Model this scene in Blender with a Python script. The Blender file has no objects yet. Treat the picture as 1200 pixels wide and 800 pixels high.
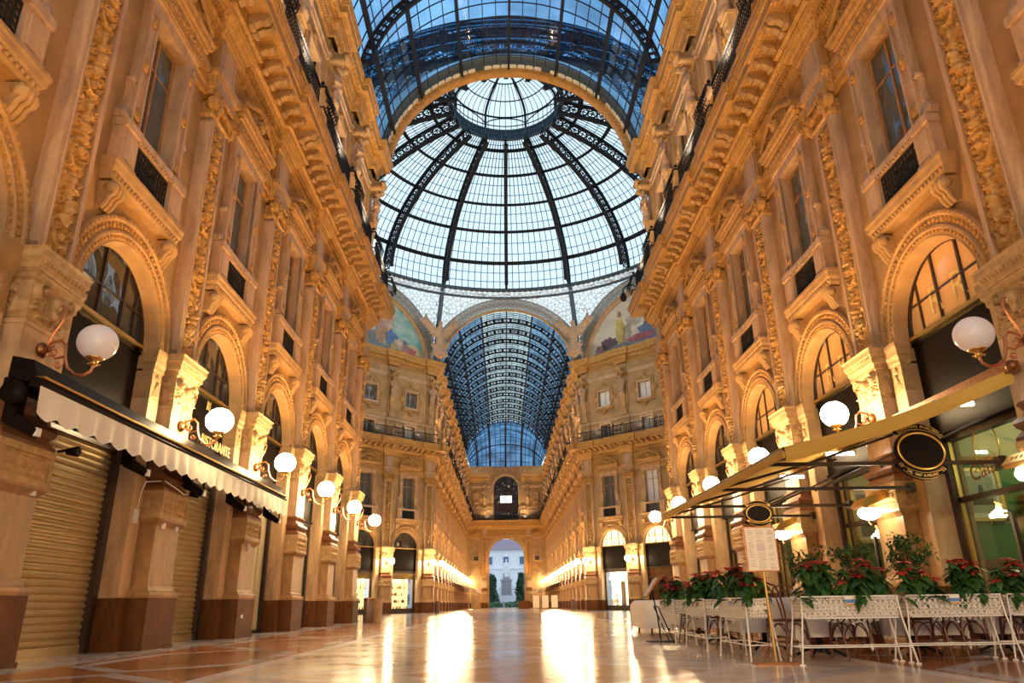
import bpy, bmesh, math, random
import numpy as np
from mathutils import Matrix, Vector
random.seed(7)
PI = math.pi; GLOBE=130
C = bpy.context.scene.collection
SC = bpy.context.scene
ORD = ['first','second','third','fourth','fifth','sixth','seventh','eighth','ninth','tenth','eleventh','twelfth','thirteenth','fourteenth','fifteenth','sixteenth','seventeenth','eighteenth','nineteenth','twentieth']

# ------------------------------------------------------------------ materials
def _new(name):
    m = bpy.data.materials.new(name); m.use_nodes = True
    nt = m.node_tree; b = nt.nodes['Principled BSDF']
    return m, nt, b
def mat(name, col, rough=.6, metal=0., var=.0, scale=3., bump=0., bscale=20., emit=0., ecol=None, spec=None, detail=4., aniso=None):
    m, nt, b = _new(name)
    b.inputs['Base Color'].default_value = (*col, 1); b.inputs['Roughness'].default_value = rough; b.inputs['Metallic'].default_value = metal
    if spec is not None: b.inputs['Specular IOR Level'].default_value = spec
    if emit:
        b.inputs['Emission Color'].default_value = (*(ecol or col), 1); b.inputs['Emission Strength'].default_value = emit
    tc = None
    if var or bump:
        tc = nt.nodes.new('ShaderNodeTexCoord')
    if var:
        n = nt.nodes.new('ShaderNodeTexNoise'); n.inputs['Scale'].default_value = scale; n.inputs['Detail'].default_value = detail
        if aniso:
            mp=nt.nodes.new('ShaderNodeMapping'); mp.inputs['Scale'].default_value=aniso; nt.links.new(tc.outputs['Object'],mp.inputs['Vector']); nt.links.new(mp.outputs[0],n.inputs['Vector']); n.inputs['Distortion'].default_value=.8; n.inputs['Roughness'].default_value=.65
        else: nt.links.new(tc.outputs['Object'], n.inputs['Vector'])
        r = nt.nodes.new('ShaderNodeValToRGB')
        r.color_ramp.elements[0].position = .3; r.color_ramp.elements[1].position = .7
        r.color_ramp.elements[0].color = (*[c*(1-var) for c in col], 1); r.color_ramp.elements[1].color = (*[min(1, c*(1+var*.6)) for c in col], 1)
        nt.links.new(n.outputs['Fac'], r.inputs['Fac']); nt.links.new(r.outputs['Color'], b.inputs['Base Color'])
    if bump:
        n2 = nt.nodes.new('ShaderNodeTexNoise'); n2.inputs['Scale'].default_value = bscale; n2.inputs['Detail'].default_value = 5
        nt.links.new(tc.outputs['Object'], n2.inputs['Vector'])
        bp = nt.nodes.new('ShaderNodeBump'); bp.inputs['Strength'].default_value = bump; bp.inputs['Distance'].default_value = .04
        nt.links.new(n2.outputs['Fac'], bp.inputs['Height']); nt.links.new(bp.outputs['Normal'], b.inputs['Normal'])
    return m
def glassy(name, tint, refl=.12, rough=.02, pattern=None):
    """thin pane: coloured transparency + mirror coat"""
    m = bpy.data.materials.new(name); m.use_nodes = True; nt = m.node_tree
    nt.nodes.remove(nt.nodes['Principled BSDF']); out = nt.nodes['Material Output']
    t = nt.nodes.new('ShaderNodeBsdfTransparent'); t.inputs['Color'].default_value = (*tint, 1)
    g = nt.nodes.new('ShaderNodeBsdfGlossy'); g.inputs['Roughness'].default_value = rough
    mx = nt.nodes.new('ShaderNodeMixShader'); mx.inputs['Fac'].default_value = refl
    nt.links.new(t.outputs[0], mx.inputs[1]); nt.links.new(g.outputs[0], mx.inputs[2]); nt.links.new(mx.outputs[0], out.inputs[0])
    if pattern:
        tc = nt.nodes.new('ShaderNodeTexCoord'); n = nt.nodes.new('ShaderNodeTexNoise'); n.inputs['Scale'].default_value = pattern
        n.inputs['Detail'].default_value = 3
        r = nt.nodes.new('ShaderNodeValToRGB'); r.color_ramp.elements[0].position = .32; r.color_ramp.elements[1].position = .68
        r.color_ramp.elements[0].color = (*[c*.45 for c in tint], 1); r.color_ramp.elements[1].color = (*[min(1, c*1.25) for c in tint], 1)
        nt.links.new(tc.outputs['Object'], n.inputs['Vector']); nt.links.new(n.outputs['Fac'], r.inputs['Fac']); nt.links.new(r.outputs['Color'], t.inputs['Color'])
    return m
def canvas(name,col,tcol,f):
    m,nt,b=_new(name); b.inputs['Base Color'].default_value=(*col,1); b.inputs['Roughness'].default_value=.7
    t=nt.nodes.new('ShaderNodeBsdfTranslucent'); t.inputs['Color'].default_value=(*tcol,1); mx=nt.nodes.new('ShaderNodeMixShader'); mx.inputs[0].default_value=f
    nt.links.new(b.outputs[0],mx.inputs[1]); nt.links.new(t.outputs[0],mx.inputs[2]); nt.links.new(mx.outputs[0],nt.nodes['Material Output'].inputs[0]); return m
M = {}
M['plaster'] = mat('ochre_plaster', (.42,.26,.115), .75, var=.24, scale=1.2, bump=.08, bscale=9)
M['stone'] = mat('carved_stone', (.47,.29,.12), .62, var=.26, scale=2.2, bump=.3, bscale=26)
M['ornament'] = mat('gilded_ochre_ornament', (.50,.27,.07), .5, var=.20, scale=3, bump=.2, bscale=30)
def carve(m,scale,strength,dist):
    nt=m.node_tree; bp=[n for n in nt.nodes if n.type=='BUMP'][0]; v=nt.nodes.new('ShaderNodeTexVoronoi'); v.feature='SMOOTH_F1'; v.inputs['Scale'].default_value=scale; v.inputs['Randomness'].default_value=.16
    tc=[n for n in nt.nodes if n.type=='TEX_COORD'][0]; nt.links.new(tc.outputs['Object'],v.inputs['Vector']); b2=nt.nodes.new('ShaderNodeBump'); b2.invert=True; b2.inputs['Strength'].default_value=strength; b2.inputs['Distance'].default_value=dist
    nt.links.new(v.outputs['Distance'],b2.inputs['Height']); nt.links.new(bp.outputs['Normal'],b2.inputs['Normal']); nt.links.new(b2.outputs['Normal'],nt.nodes['Principled BSDF'].inputs['Normal'])
carve(M['ornament'],9,.9,.10); carve(M['stone'],12,.25,.04)
M['trimstone'] = mat('pale_trim_stone', (.52,.345,.205), .5, var=.34, scale=2.0, detail=9, aniso=(1.6,1.6,.35), bump=.1, bscale=18)
M['marble'] = mat('veined_marble', (.62,.41,.22), .34, var=.36, scale=2.0, detail=10, aniso=(1.5,1.5,.4))
M['pedestal'] = mat('tan_marble', (.42,.225,.085), .42, var=.42, scale=2.2, detail=10, aniso=(1.5,1.5,.4))
M['brownmarble'] = mat('brown_marble', (.15,.055,.017), .5, spec=.12, var=.45, scale=2.6, detail=10, aniso=(1.4,1.4,.5))
M['darkmould'] = mat('dark_moulding_marble', (.20,.082,.034), .4, spec=.35, var=.3, scale=3)
M['statue'] = mat('statue_stone', (.46,.30,.18), .65, var=.25, scale=4, bump=.2, bscale=30)
M['iron'] = mat('dark_iron', (.016,.018,.024), .65, spec=.2)
M['capital'] = mat('carved_capital_stone', (.50,.31,.13), .6, var=.3, scale=6, bump=.3, bscale=30)
M['blueiron'] = mat('slate_iron', (.055,.09,.13), .5, metal=.2)
M['blackgloss'] = mat('black_gloss', (.012,.008,.006), .4, spec=.06)
M['bronze'] = mat('aged_bronze', (.30,.13,.05), .38, metal=.8, var=.3, scale=14)
M['copper'] = mat('bright_copper_tube', (.62,.25,.11), .28, metal=.85)
M['gold'] = mat('brass', (.75,.48,.14), .28, metal=.9)
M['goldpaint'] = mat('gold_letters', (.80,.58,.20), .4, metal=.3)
M['darkglass'] = mat('dark_window_glass', (.035,.035,.032), .04, spec=.9)
M['winglass'] = mat('tall_window_glass', (.085,.105,.11), .03, spec=1.0)
def wavy(m,scale,dist):
    nt=m.node_tree; tc=nt.nodes.new('ShaderNodeTexCoord'); n=nt.nodes.new('ShaderNodeTexNoise'); n.inputs['Scale'].default_value=scale; n.inputs['Detail'].default_value=1; b=nt.nodes.new('ShaderNodeBump'); b.inputs['Distance'].default_value=dist; b.inputs['Strength'].default_value=1
    nt.links.new(tc.outputs['Object'],n.inputs['Vector']); nt.links.new(n.outputs['Fac'],b.inputs['Height']); nt.links.new(b.outputs['Normal'],nt.nodes['Principled BSDF'].inputs['Normal'])
wavy(M['winglass'],.9,.35); wavy(M['darkglass'],.8,.25)
M['warmglass'] = mat('lit_window_glass', (.50,.26,.09), .06, emit=.20, ecol=(1,.46,.14), spec=.8)
M['brightglass'] = mat('bright_window_glass', (.80,.62,.36), .2, emit=1.7, ecol=(1,.78,.42))
M['shopglow'] = mat('lit_shop_display', (.85,.62,.30), .5, emit=2.2, ecol=(1,.66,.30))
M['whiteglow'] = mat('lit_white_display', (.9,.8,.62), .5, emit=4.0, ecol=(1,.84,.58))
M['curtain'] = mat('white_curtain', (.72,.72,.70), .8)
M['shutter'] = mat('steel_shutter', (.62,.47,.24), .33, metal=.6, var=.12, scale=1.2)
M['darkframe'] = mat('dark_bronze_frame', (.035,.018,.012), .3)
M['canvaswhite'] = mat('cream_canvas', (.86,.80,.68), .8)
M['canvasyellow'] = canvas('yellow_canvas',(.66,.42,.09),(.80,.55,.14),.4)
M['awnunder'] = mat('pale_yellow_canvas', (.80,.70,.42), .8)
M['globeoff'] = mat('opal_glass_globe', (.88,.80,.74), .12, emit=.10, ecol=(1,.85,.75), spec=.8)  # faint glow put into the material though the globe is unlit
M['globeon'] = mat('lit_opal_globe', (1,.93,.8), .3, emit=GLOBE, ecol=(1,.72,.38))
M['panelpale'] = mat('pale_door_panel', (.55,.47,.28), .45, var=.08)
M['white'] = mat('white_painted_metal', (.84,.80,.74), .45)
m_,nt_,b_=_new('white_lace_metal'); b_.inputs['Roughness'].default_value=.5
tc_=nt_.nodes.new('ShaderNodeTexCoord'); v_=nt_.nodes.new('ShaderNodeTexVoronoi'); v_.inputs['Scale'].default_value=26; v_.inputs['Randomness'].default_value=.35; v_.feature='DISTANCE_TO_EDGE'
r_=nt_.nodes.new('ShaderNodeValToRGB'); r_.color_ramp.elements[0].position=.10; r_.color_ramp.elements[1].position=.17; r_.color_ramp.elements[0].color=(.88,.84,.78,1); r_.color_ramp.elements[1].color=(.52,.43,.33,1)
nt_.links.new(tc_.outputs['Object'],v_.inputs['Vector']); nt_.links.new(v_.outputs['Distance'],r_.inputs['Fac']); nt_.links.new(r_.outputs['Color'],b_.inputs['Base Color']); M['lace']=m_
M['paper'] = mat('menu_paper', (.88,.80,.66), .7)
M['tubelight'] = mat('fluorescent_tube', (1,1,1), .4, emit=16, ecol=(1,.97,.85))
M['lampwhite'] = mat('lit_white_lamp_shade', (1,.95,.85), .4, emit=28, ecol=(1,.86,.58))
M['hipglass'] = glassy('deep_blue_hip_glass', (.11,.25,.44), .05, .05, pattern=.5)
M['vaultside'] = glassy('far_vault_side_glass', (.27,.48,.68), .05, .05, pattern=.5)
M['vaultglass'] = glassy('blue_vault_glass', (.24,.47,.74), .06, .05, pattern=.3)
M['vaultclear'] = glassy('clear_ridge_glass', (.66,.86,.98), .05, .05, pattern=.5)
M['domeglass'] = glassy('clear_dome_glass', (.80,.92,1.0), .04, .05)
M['shopglass'] = glassy('shop_window_glass', (.93,.95,.92), .10, .01)

# ------------------------------------------------------------------ mesh builder
class MB:
    def __init__(s): s.v=[]; s.f=[]; s.m=[]; s.sm=[]; s.T=None
    def add(s, vs, fs, m=0, smooth=False):
        o=len(s.v)
        if s.T is not None: vs=[tuple(s.T @ Vector(p)) for p in vs]
        s.v.extend(vs)
        for f in fs: s.f.append([i+o for i in f]); s.m.append(m); s.sm.append(smooth)
    def box(s,x0,x1,y0,y1,z0,z1,m=0):
        s.add([(x0,y0,z0),(x1,y0,z0),(x1,y1,z0),(x0,y1,z0),(x0,y0,z1),(x1,y0,z1),(x1,y1,z1),(x0,y1,z1)],
              [(0,3,2,1),(4,5,6,7),(0,1,5,4),(1,2,6,5),(2,3,7,6),(3,0,4,7)],m)
    def frus(s,x0,x1,y1,z0,a0,x2,x3,y3,z1,m=0):
        """box from wall plane a0; bottom rect (x0..x1, a0..y1) at z0, top (x2..x3, a0..y3) at z1"""
        s.add([(x0,a0,z0),(x1,a0,z0),(x1,y1,z0),(x0,y1,z0),(x2,a0,z1),(x3,a0,z1),(x3,y3,z1),(x2,y3,z1)],
              [(0,3,2,1),(4,5,6,7),(0,1,5,4),(1,2,6,5),(2,3,7,6),(3,0,4,7)],m)
    def extr(s,poly,d,m=0,axis='y',a=0.):
        """extrude polygon; axis y: poly=(x,z) from y=a to a+d ; x: poly=(y,z) ; z: poly=(x,y)"""
        n=len(poly)
        P=(lambda p,t:(p[0],t,p[1])) if axis=='y' else (lambda p,t:(t,p[0],p[1])) if axis=='x' else (lambda p,t:(p[0],p[1],t))
        vs=[P(p,a) for p in poly]+[P(p,a+d) for p in poly]
        s.add(vs,[tuple(range(n)),tuple(range(2*n-1,n-1,-1))]+[(i,i+n,(i+1)%n+n,(i+1)%n) for i in range(n)],m)
    def tube(s,pts,r,n=8,m=0,closed=False,caps=True):
        pts=[Vector(p) for p in pts]; k=len(pts)
        if not hasattr(r,'__len__'): r=[r]*k
        rings=[]; prev=None
        for i,p in enumerate(pts):
            a=pts[(i-1)%k] if (i>0 or closed) else p; b=pts[(i+1)%k] if (i<k-1 or closed) else p
            t=(b-a).normalized() if (b-a).length>1e-9 else Vector((0,0,1))
            if prev is None:
                up=Vector((0,0,1)) if abs(t.z)<.9 else Vector((1,0,0)); x=t.cross(up).normalized()
            else:
                x=prev-t*prev.dot(t); x=x.normalized() if x.length>1e-6 else t.orthogonal().normalized()
            prev=x; y=t.cross(x)
            rings.append([tuple(p+(x*math.cos(2*PI*j/n)+y*math.sin(2*PI*j/n))*r[i]) for j in range(n)])
        vs=[q for R in rings for q in R]; fs=[]
        for i in range(k if closed else k-1):
            i2=(i+1)%k
            for j in range(n):
                j2=(j+1)%n; fs.append((i*n+j,i*n+j2,i2*n+j2,i2*n+j))
        s.add(vs,fs,m,True)
        if caps and not closed: s.add([q for q in rings[0]],[tuple(range(n-1,-1,-1))],m); s.add([q for q in rings[-1]],[tuple(range(n))],m)
    def lathe(s,prof,n=16,c=(0,0,0),m=0,axis='z',smooth=True,sx=1.,sy=1.):
        vs=[];fs=[];k=len(prof)
        for (r,z) in prof:
            for j in range(n):
                a=2*PI*j/n; x,y=r*math.cos(a)*sx,r*math.sin(a)*sy
                if axis=='z': vs.append((c[0]+x,c[1]+y,c[2]+z))
                elif axis=='y': vs.append((c[0]+x,c[1]+z,c[2]+y))
                else: vs.append((c[0]+z,c[1]+x,c[2]+y))
        for i in range(k-1):
            for j in range(n):
                j2=(j+1)%n; q=(i*n+j,i*n+j2,(i+1)*n+j2,(i+1)*n+j); fs.append(q if axis!='y' else q[::-1])
        s.add(vs,fs,m,smooth)
    def ball(s,c,r,n=12,m=0,k=8):
        if not hasattr(r,'__len__'): r=(r,r,r)
        vs=[];fs=[]
        for i in range(k+1):
            t=PI*i/k-PI/2
            for j in range(n):
                a=2*PI*j/n; vs.append((c[0]+r[0]*math.cos(t)*math.cos(a),c[1]+r[1]*math.cos(t)*math.sin(a),c[2]+r[2]*math.sin(t)))
        for i in range(k):
            for j in range(n):
                j2=(j+1)%n; fs.append((i*n+j,i*n+j2,(i+1)*n+j2,(i+1)*n+j))
        s.add(vs,fs,m,True)
    def band(s,prof,R0,a0,a1,n,m=0,cz=0.,cx=0.,smooth=False):
        """revolve profile [(r,v)] about a horizontal axis (y) between angles: archivolt"""
        vs=[];fs=[];k=len(prof)
        for i in range(n+1):
            a=a0+(a1-a0)*i/n
            for (r,v) in prof: vs.append((cx+(R0+r)*math.cos(a),v,cz+(R0+r)*math.sin(a)))
        for i in range(n):
            for j in range(k-1): fs.append((i*k+j,i*k+j+1,(i+1)*k+j+1,(i+1)*k+j))
        s.add(vs,fs,m,smooth)
    def mold(s,path,prof,m=0,closed=False,caps=True):
        """sweep profile [(d,z)] along plan path [(x,y)], offset to the LEFT normal of travel, mitred"""
        n=len(path); k=len(prof); vs=[];fs=[]
        P=[Vector(p) for p in path]
        for i in range(n):
            a=P[i-1] if (i>0 or closed) else None; b=P[(i+1)%n] if (i<n-1 or closed) else None
            n1=n2=None
            if a is not None: t=(P[i]-a).normalized(); n1=Vector((-t.y,t.x))
            if b is not None: t=(b-P[i]).normalized(); n2=Vector((-t.y,t.x))
            if n1 is None: q=n2
            elif n2 is None: q=n1
            else:
                q=n1+n2; q=q/max(.2,(1+n1.dot(n2)))
            for (d,z) in prof: vs.append((P[i].x+q.x*d,P[i].y+q.y*d,z))
        for i in range(n if closed else n-1):
            i2=(i+1)%n
            for j in range(k-1): fs.append((i*k+j,i2*k+j,i2*k+j+1,i*k+j+1))
        s.add(vs,fs,m)
        if caps and not closed:
            s.add(vs[:k],[tuple(range(k-1,-1,-1))],m); s.add(vs[-k:],[tuple(range(k))],m)
    def grid(s,X,Y,Z,m=0,smooth=True):
        nz,nx=X.shape; vs=list(zip(X.ravel().tolist(),Y.ravel().tolist(),Z.ravel().tolist()))
        fs=[(i*nx+j,i*nx+j+1,(i+1)*nx+j+1,(i+1)*nx+j) for i in range(nz-1) for j in range(nx-1)]
        s.add(vs,fs,m,smooth)
    def mesh(s,name,mats):
        me=bpy.data.meshes.new(name); me.from_pydata(s.v,[],s.f)
        for x in (mats if isinstance(mats,(list,tuple)) else [mats]): me.materials.append(x)
        me.polygons.foreach_set('material_index',s.m); me.polygons.foreach_set('use_smooth',s.sm); me.update()
        return me
    def build(s,name,mats,parent=None):
        o=bpy.data.objects.new(name,s.mesh(name,mats)); C.objects.link(o)
        if parent is not None: o.parent=parent
        return o

def recalc(o):
    bm=bmesh.new(); bm.from_mesh(o.data); bmesh.ops.recalc_face_normals(bm,faces=bm.faces); bm.to_mesh(o.data); bm.free(); return o
def thing(name,label=None,cat=None,group=None,kind=None):
    o=bpy.data.objects.new(name,None); o.empty_display_size=.2; C.objects.link(o); return tag(o,label,cat,group,kind)
def tag(o,label=None,cat=None,group=None,kind=None):
    if label: o['label']=label
    if cat: o['category']=cat
    if group: o['group']=group
    if kind: o['kind']=kind
    return o
def struct(name,mb,mats):
    o=mb.build(name,mats); o['kind']='structure'; return o
KIDS={}
def kids(o):
    if o.name not in KIDS: KIDS[o.name]=list(o.children)
    return KIDS[o.name]
USED=set()
def put(proto,T,label,group=None,cat=None):
    """place a thing: first use moves the original, later ones copy it and every part and sub-part"""
    if proto.name not in USED: USED.add(proto.name); kids(proto); r=proto
    else:
        r=proto.copy(); C.objects.link(r)
        for ch in kids(proto):
            c=ch.copy(); C.objects.link(c); c.parent=r
            for g in kids(ch):
                d=g.copy(); C.objects.link(d); d.parent=c
    r.matrix_world=T if isinstance(T,Matrix) else Matrix.Translation(T)
    r['label']=label
    if group: r['group']=group
    if cat: r['category']=cat
    return r
def flat(proto,name):
    """a single-mesh twin of a thing with parts, for distant repeats"""
    mb=MB(); mats=[]
    def addo(o,T):
        if o.type=='MESH':
            off=[]
            for mm in o.data.materials:
                if mm not in mats: mats.append(mm)
                off.append(mats.index(mm))
            b=len(mb.v); mb.v.extend(tuple(T@v.co) for v in o.data.vertices)
            for p in o.data.polygons:
                mb.f.append([b+i for i in p.vertices]); mb.m.append(off[p.material_index]); mb.sm.append(p.use_smooth)
        for c in kids(o): addo(c,T@c.matrix_basis)
    addo(proto,Matrix.Identity(4) if proto.type!='MESH' else Matrix.Identity(4))
    o=mb.build(name,mats); 
    if 'category' in proto: o['category']=proto['category']
    return o
def conv(o,name,mats,parent=None):
    """apply an object's modifiers / curve to a clean mesh"""
    dg=bpy.context.evaluated_depsgraph_get(); dg.update()
    me=bpy.data.meshes.new_from_object(o.evaluated_get(dg)); bpy.data.objects.remove(o)
    me.name=name; me.materials.clear(); me.materials.append(mats)
    n=bpy.data.objects.new(name,me); C.objects.link(n)
    if parent is not None: n.parent=parent
    return n
def blended(name,mat_,prims,voxel,parent=None,smooth=4):
    """one continuous body from overlapping ellipsoids ('e',c,r) and tapering limbs ('c',p,q,r0,r1)"""
    mb=MB()
    for p in prims:
        if p[0]=='e': mb.ball(p[1],p[2],14,0,10)
        else:
            a,b=Vector(p[1]),Vector(p[2]); mb.tube([a,a.lerp(b,.5),b],[p[3],(p[3]+p[4])/2,p[4]],10); mb.ball(a,p[3],10,0,6); mb.ball(b,p[4],10,0,6)
    o=mb.build(name+'_raw',mat_)
    r=o.modifiers.new('r','REMESH'); r.mode='VOXEL'; r.voxel_size=voxel; r.use_smooth_shade=True
    sm=o.modifiers.new('s','SMOOTH'); sm.iterations=smooth; sm.factor=.5
    return conv(o,name,mat_,parent)
def text(name,s,size,mat_,T,parent=None,depth=.004,align='CENTER',sx=1.):
    cu=bpy.data.curves.new(name,'FONT'); cu.body=s; cu.size=size; cu.extrude=depth; cu.align_x=align; cu.resolution_u=3
    o=bpy.data.objects.new(name+'_raw',cu); C.objects.link(o)
    n=conv(o,name,mat_,None); n.data.transform(T@Matrix.Diagonal((sx,1,1,1)))
    if parent is not None: n.parent=parent
    return n
# ------------------------------------------------------------------ carved relief
def spiral(cx,cz,r0,turns,a0,sgn,n=40):
    t=np.linspace(0,1,n); r=r0*(1-.86*t); a=a0+sgn*turns*2*PI*t
    return np.stack([cx+r*np.cos(a),cz+r*np.sin(a)],1)
def line(x0,z0,x1,z1,bow=0.,n=14):
    t=np.linspace(0,1,n); x=x0+(x1-x0)*t; z=z0+(z1-z0)*t
    L=math.hypot(x1-x0,z1-z0)+1e-9; nx,nz=-(z1-z0)/L,(x1-x0)/L; b=bow*np.sin(PI*t)
    return np.stack([x+nx*b,z+nz*b],1)
def relief(w,h,nx,nz,strokes,blobs,z0=0.,v0=0.,rough=.0,edge=.04):
    X,Z=np.meshgrid(np.linspace(-w/2,w/2,nx),np.linspace(0,h,nz)); H=np.zeros_like(X)
    for pts,r,a in strokes:
        lo=pts.min(0)-3*r; hi=pts.max(0)+3*r
        sel=(X>lo[0])&(X<hi[0])&(Z>lo[1])&(Z<hi[1])
        if not sel.any(): continue
        d2=np.min((X[sel][:,None]-pts[:,0])**2+(Z[sel][:,None]-pts[:,1])**2,1)
        H[sel]=np.maximum(H[sel],a*np.exp(-d2/(r*r)))
    for (cx,cz,rx,rz,a) in blobs:
        q=1-((X-cx)/rx)**2-((Z-cz)/rz)**2
        H=np.maximum(H,np.where(q>0,a*np.sqrt(np.clip(q,0,1)),0))
    if rough:
        rs=np.random.RandomState(3); H+=rough*rs.rand(*H.shape)*(H>.01)
    e=np.minimum(1,np.minimum((w/2-np.abs(X))/edge,np.minimum(Z,h-Z)/edge)); H*=np.clip(e,0,1)
    return X,v0+H,Z+z0
def leaf(sx,cx,cz,ln,ang,r=.02,a=.06):
    out=[]
    for k,da in enumerate((-.7,-.35,0,.35,.7)):
        L=ln*(1-.25*abs(da)); aa=ang+da
        out.append((line(cx,cz,cx+sx*L*math.cos(aa),cz+L*math.sin(aa),.1*L*da),r,a))
    return out
def grotesque(w,h,unit=1.45):
    """candelabra relief: scroll pairs, urns, palmettes, small figures stacked on an axis"""
    st=[];bl=[]; n=max(1,round(h/unit)); u=h/n; hw=w/2
    for i in range(n):
        z=i*u
        for s in (-1,1):
            st.append((np.stack([hw*.5*s+spiral(0,0,hw*.42,1.5,-PI/2,s)[:,0],z+.30*u+spiral(0,0,hw*.42,1.5,-PI/2,s)[:,1]],1),.022,.07))
            st.append((np.stack([hw*.52*s+spiral(0,0,hw*.36,1.3,PI/2,-s)[:,0],z+.62*u+spiral(0,0,hw*.36,1.3,PI/2,-s)[:,1]],1),.02,.06))
            st.append((line(0,z+.08*u,s*hw*.6,z+.2*u,-.04*s),.024,.07)); st.append((line(s*hw*.15,z+.5*u,s*hw*.8,z+.46*u,.05*s),.02,.06))
            st+=leaf(s,s*hw*.1,z+.80*u,hw*.75,.75,.018,.06); st+=leaf(s,s*hw*.25,z+.12*u,hw*.6,-.2,.016,.05)
            bl.append((s*hw*.5,z+.30*u,.03,.03,.10))
            bl.append((s*hw*.72,z+.92*u,.035,.06,.07))
        if i%2==0:
            bl+=[(0,z+.40*u,hw*.34,.15,.13),(0,z+.52*u,hw*.2,.10,.15),(0,z+.60*u,.065,.075,.17),(0,z+.2*u,hw*.25,.1,.09)]
        else:
            bl+=[(0,z+.3*u,hw*.3,.1,.12),(0,z+.42*u,hw*.42,.06,.13),(0,z+.5*u,hw*.5,.03,.12),(0,z+.58*u,.09,.10,.14),(-.06,z+.62*u,.05,.06,.12),(.06,z+.62*u,.05,.06,.12)]
        st.append((line(0,z+.66*u,0,z+.98*u),.03,.08))
        bl.append((0,z+.74*u,hw*.28,.045,.1)); bl.append((0,z+.9*u,.05,.07,.11))
    return st,bl
LO=540.; HI=900.; EXPO=0.0; BACK=1250.
# ------------------------------------------------------------------ layout
W = 7.6; BAY = 4.8; YN = 34.6; YF = 71.3; YE = 140.0; SQ = math.sqrt(.5)
def frame(x,y,deg): return Matrix.Translation((x,y,0)) @ Matrix.Rotation(math.radians(deg),4,'Z')
DGA = .4                                             # first pilaster on an angled facade
def NL(y): return frame(-W,y,-90)
def NR(y): return frame(W,y,90)
def DL(s): return frame(-W-s*SQ,YF-s*SQ,-135)
def DR(s): return frame(W+s*SQ,YF-s*SQ,135)
PN = [9.98+BAY*k for k in range(-1,6)]               # near pilasters (5.18 .. 33.98)
PD = [DGA+BAY*k for k in range(4)]
PF = [YF+.6+BAY*k for k in range(15)]
SIDE = {'NL':(NL,'shuttered-shop facade'),'NR':(NR,'café facade'),'DL':(DL,'angled facade under the teal mural'),'DR':(DR,'angled facade under the cream mural'),
        'FL':(NL,'far gallery, shuttered side'),'FR':(NR,'far gallery, café side')}

# ------------------------------------------------------------------ walls
ARC=1.45; ZS=5.62
def wall_bay(mb,upper=True,arch=True):
    h=BAY/2
    def quad(u0,u1,z0,z1): mb.add([(u0,0,z0),(u1,0,z0),(u1,0,z1),(u0,0,z1)],[(0,1,2,3)],0)
    def reveal(pts,d=.45):
        n=len(pts); mb.add([(u,0,z) for u,z in pts]+[(u,-d,z) for u,z in pts],[(i,i+1,i+1+n,i+n) for i in range(n-1)],0)
    def hole(z0,z1,hw,bot,top):
        quad(-h,-hw,bot,top); quad(hw,h,bot,top)
        if z0>bot: quad(-hw,hw,bot,z0)
        if top>z1: quad(-hw,hw,z1,top)
        reveal([(-hw,z0),(-hw,z1),(hw,z1),(hw,z0),(-hw,z0)])
    quad(-h,-ARC,0,7.3); quad(ARC,h,0,7.3); n=24
    a=[(ARC*math.cos(PI-PI*i/n),ZS+ARC*math.sin(PI-PI*i/n)) for i in range(n+1)]
    for p,q in zip(a,a[1:]): mb.add([(p[0],0,p[1]),(q[0],0,q[1]),(q[0],0,7.3),(p[0],0,7.3)],[(0,1,2,3)],0)
    reveal([(-ARC,0)]+a+[(ARC,0)],.7)
    hole(8.3,12.08,.72,7.3,15.0); hole(15.5,17.05,.6,15.0,17.6); hole(18.85,20.45,.68,17.6,24.3)
walls={}
def wall(name,Ts,extra=()):
    mb=MB()
    for T in Ts: mb.T=T; wall_bay(mb)
    mb.T=None
    for b in extra: mb.box(*b)
    walls[name]=struct(name,mb,M['plaster'])
mid=lambda P:[(a+b)/2 for a,b in zip(P,P[1:])]
BN,BD,BF=mid(PN),mid(PD),mid(PF)
wall('wall_left_near',[NL(y) for y in BN],[(-8.3,-W,33.98,YN,0,24.3),(-8.3,-W,-14,5.18,0,24.3)])
wall('wall_right_near',[NR(y) for y in BN],[(W,8.3,33.98,YN,0,24.3),(W,8.3,-14,5.18,0,24.3)])
wall('wall_left_angled',[DL(s) for s in BD]); wall('wall_right_angled',[DR(s) for s in BD])
wall('wall_left_far',[NL(y) for y in BF],[(-8.3,-W,YF,YF+.6,0,24.3),(-8.3,-W,139.1,YE,0,24.3)])
wall('wall_right_far',[NR(y) for y in BF],[(W,8.3,YF,YF+.6,0,24.3),(W,8.3,139.1,YE,0,24.3)])
# plain masonry that closes the octagon where no facade can be seen, and the inside of each block
mb=MB()
for s in (-1,1):
    mb.add([(s*W,YN,0),(s*18.35,YN+10.75,0),(s*18.35,YN+10.75,24.3),(s*W,YN,24.3)],[(0,1,2,3)])
    mb.add([(s*18.35,YN+10.75,0),(s*18.35,YF-10.75,0),(s*18.35,YF-10.75,24.3),(s*18.35,YN+10.75,24.3)],[(0,1,2,3)])
    for (x0,y0,x1,y1) in ((s*W,YF,s*(W+.32),YF+.3),):
        pass
struct('wall_transept',mb,M['plaster'])
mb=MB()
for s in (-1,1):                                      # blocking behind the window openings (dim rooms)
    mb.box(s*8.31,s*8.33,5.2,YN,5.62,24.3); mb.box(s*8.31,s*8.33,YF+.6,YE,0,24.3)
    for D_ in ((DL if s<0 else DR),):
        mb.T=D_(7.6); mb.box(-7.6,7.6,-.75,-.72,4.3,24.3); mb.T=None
struct('wall_backing',mb,mat('dim_room_plaster',(.10,.075,.05),.9))

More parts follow.
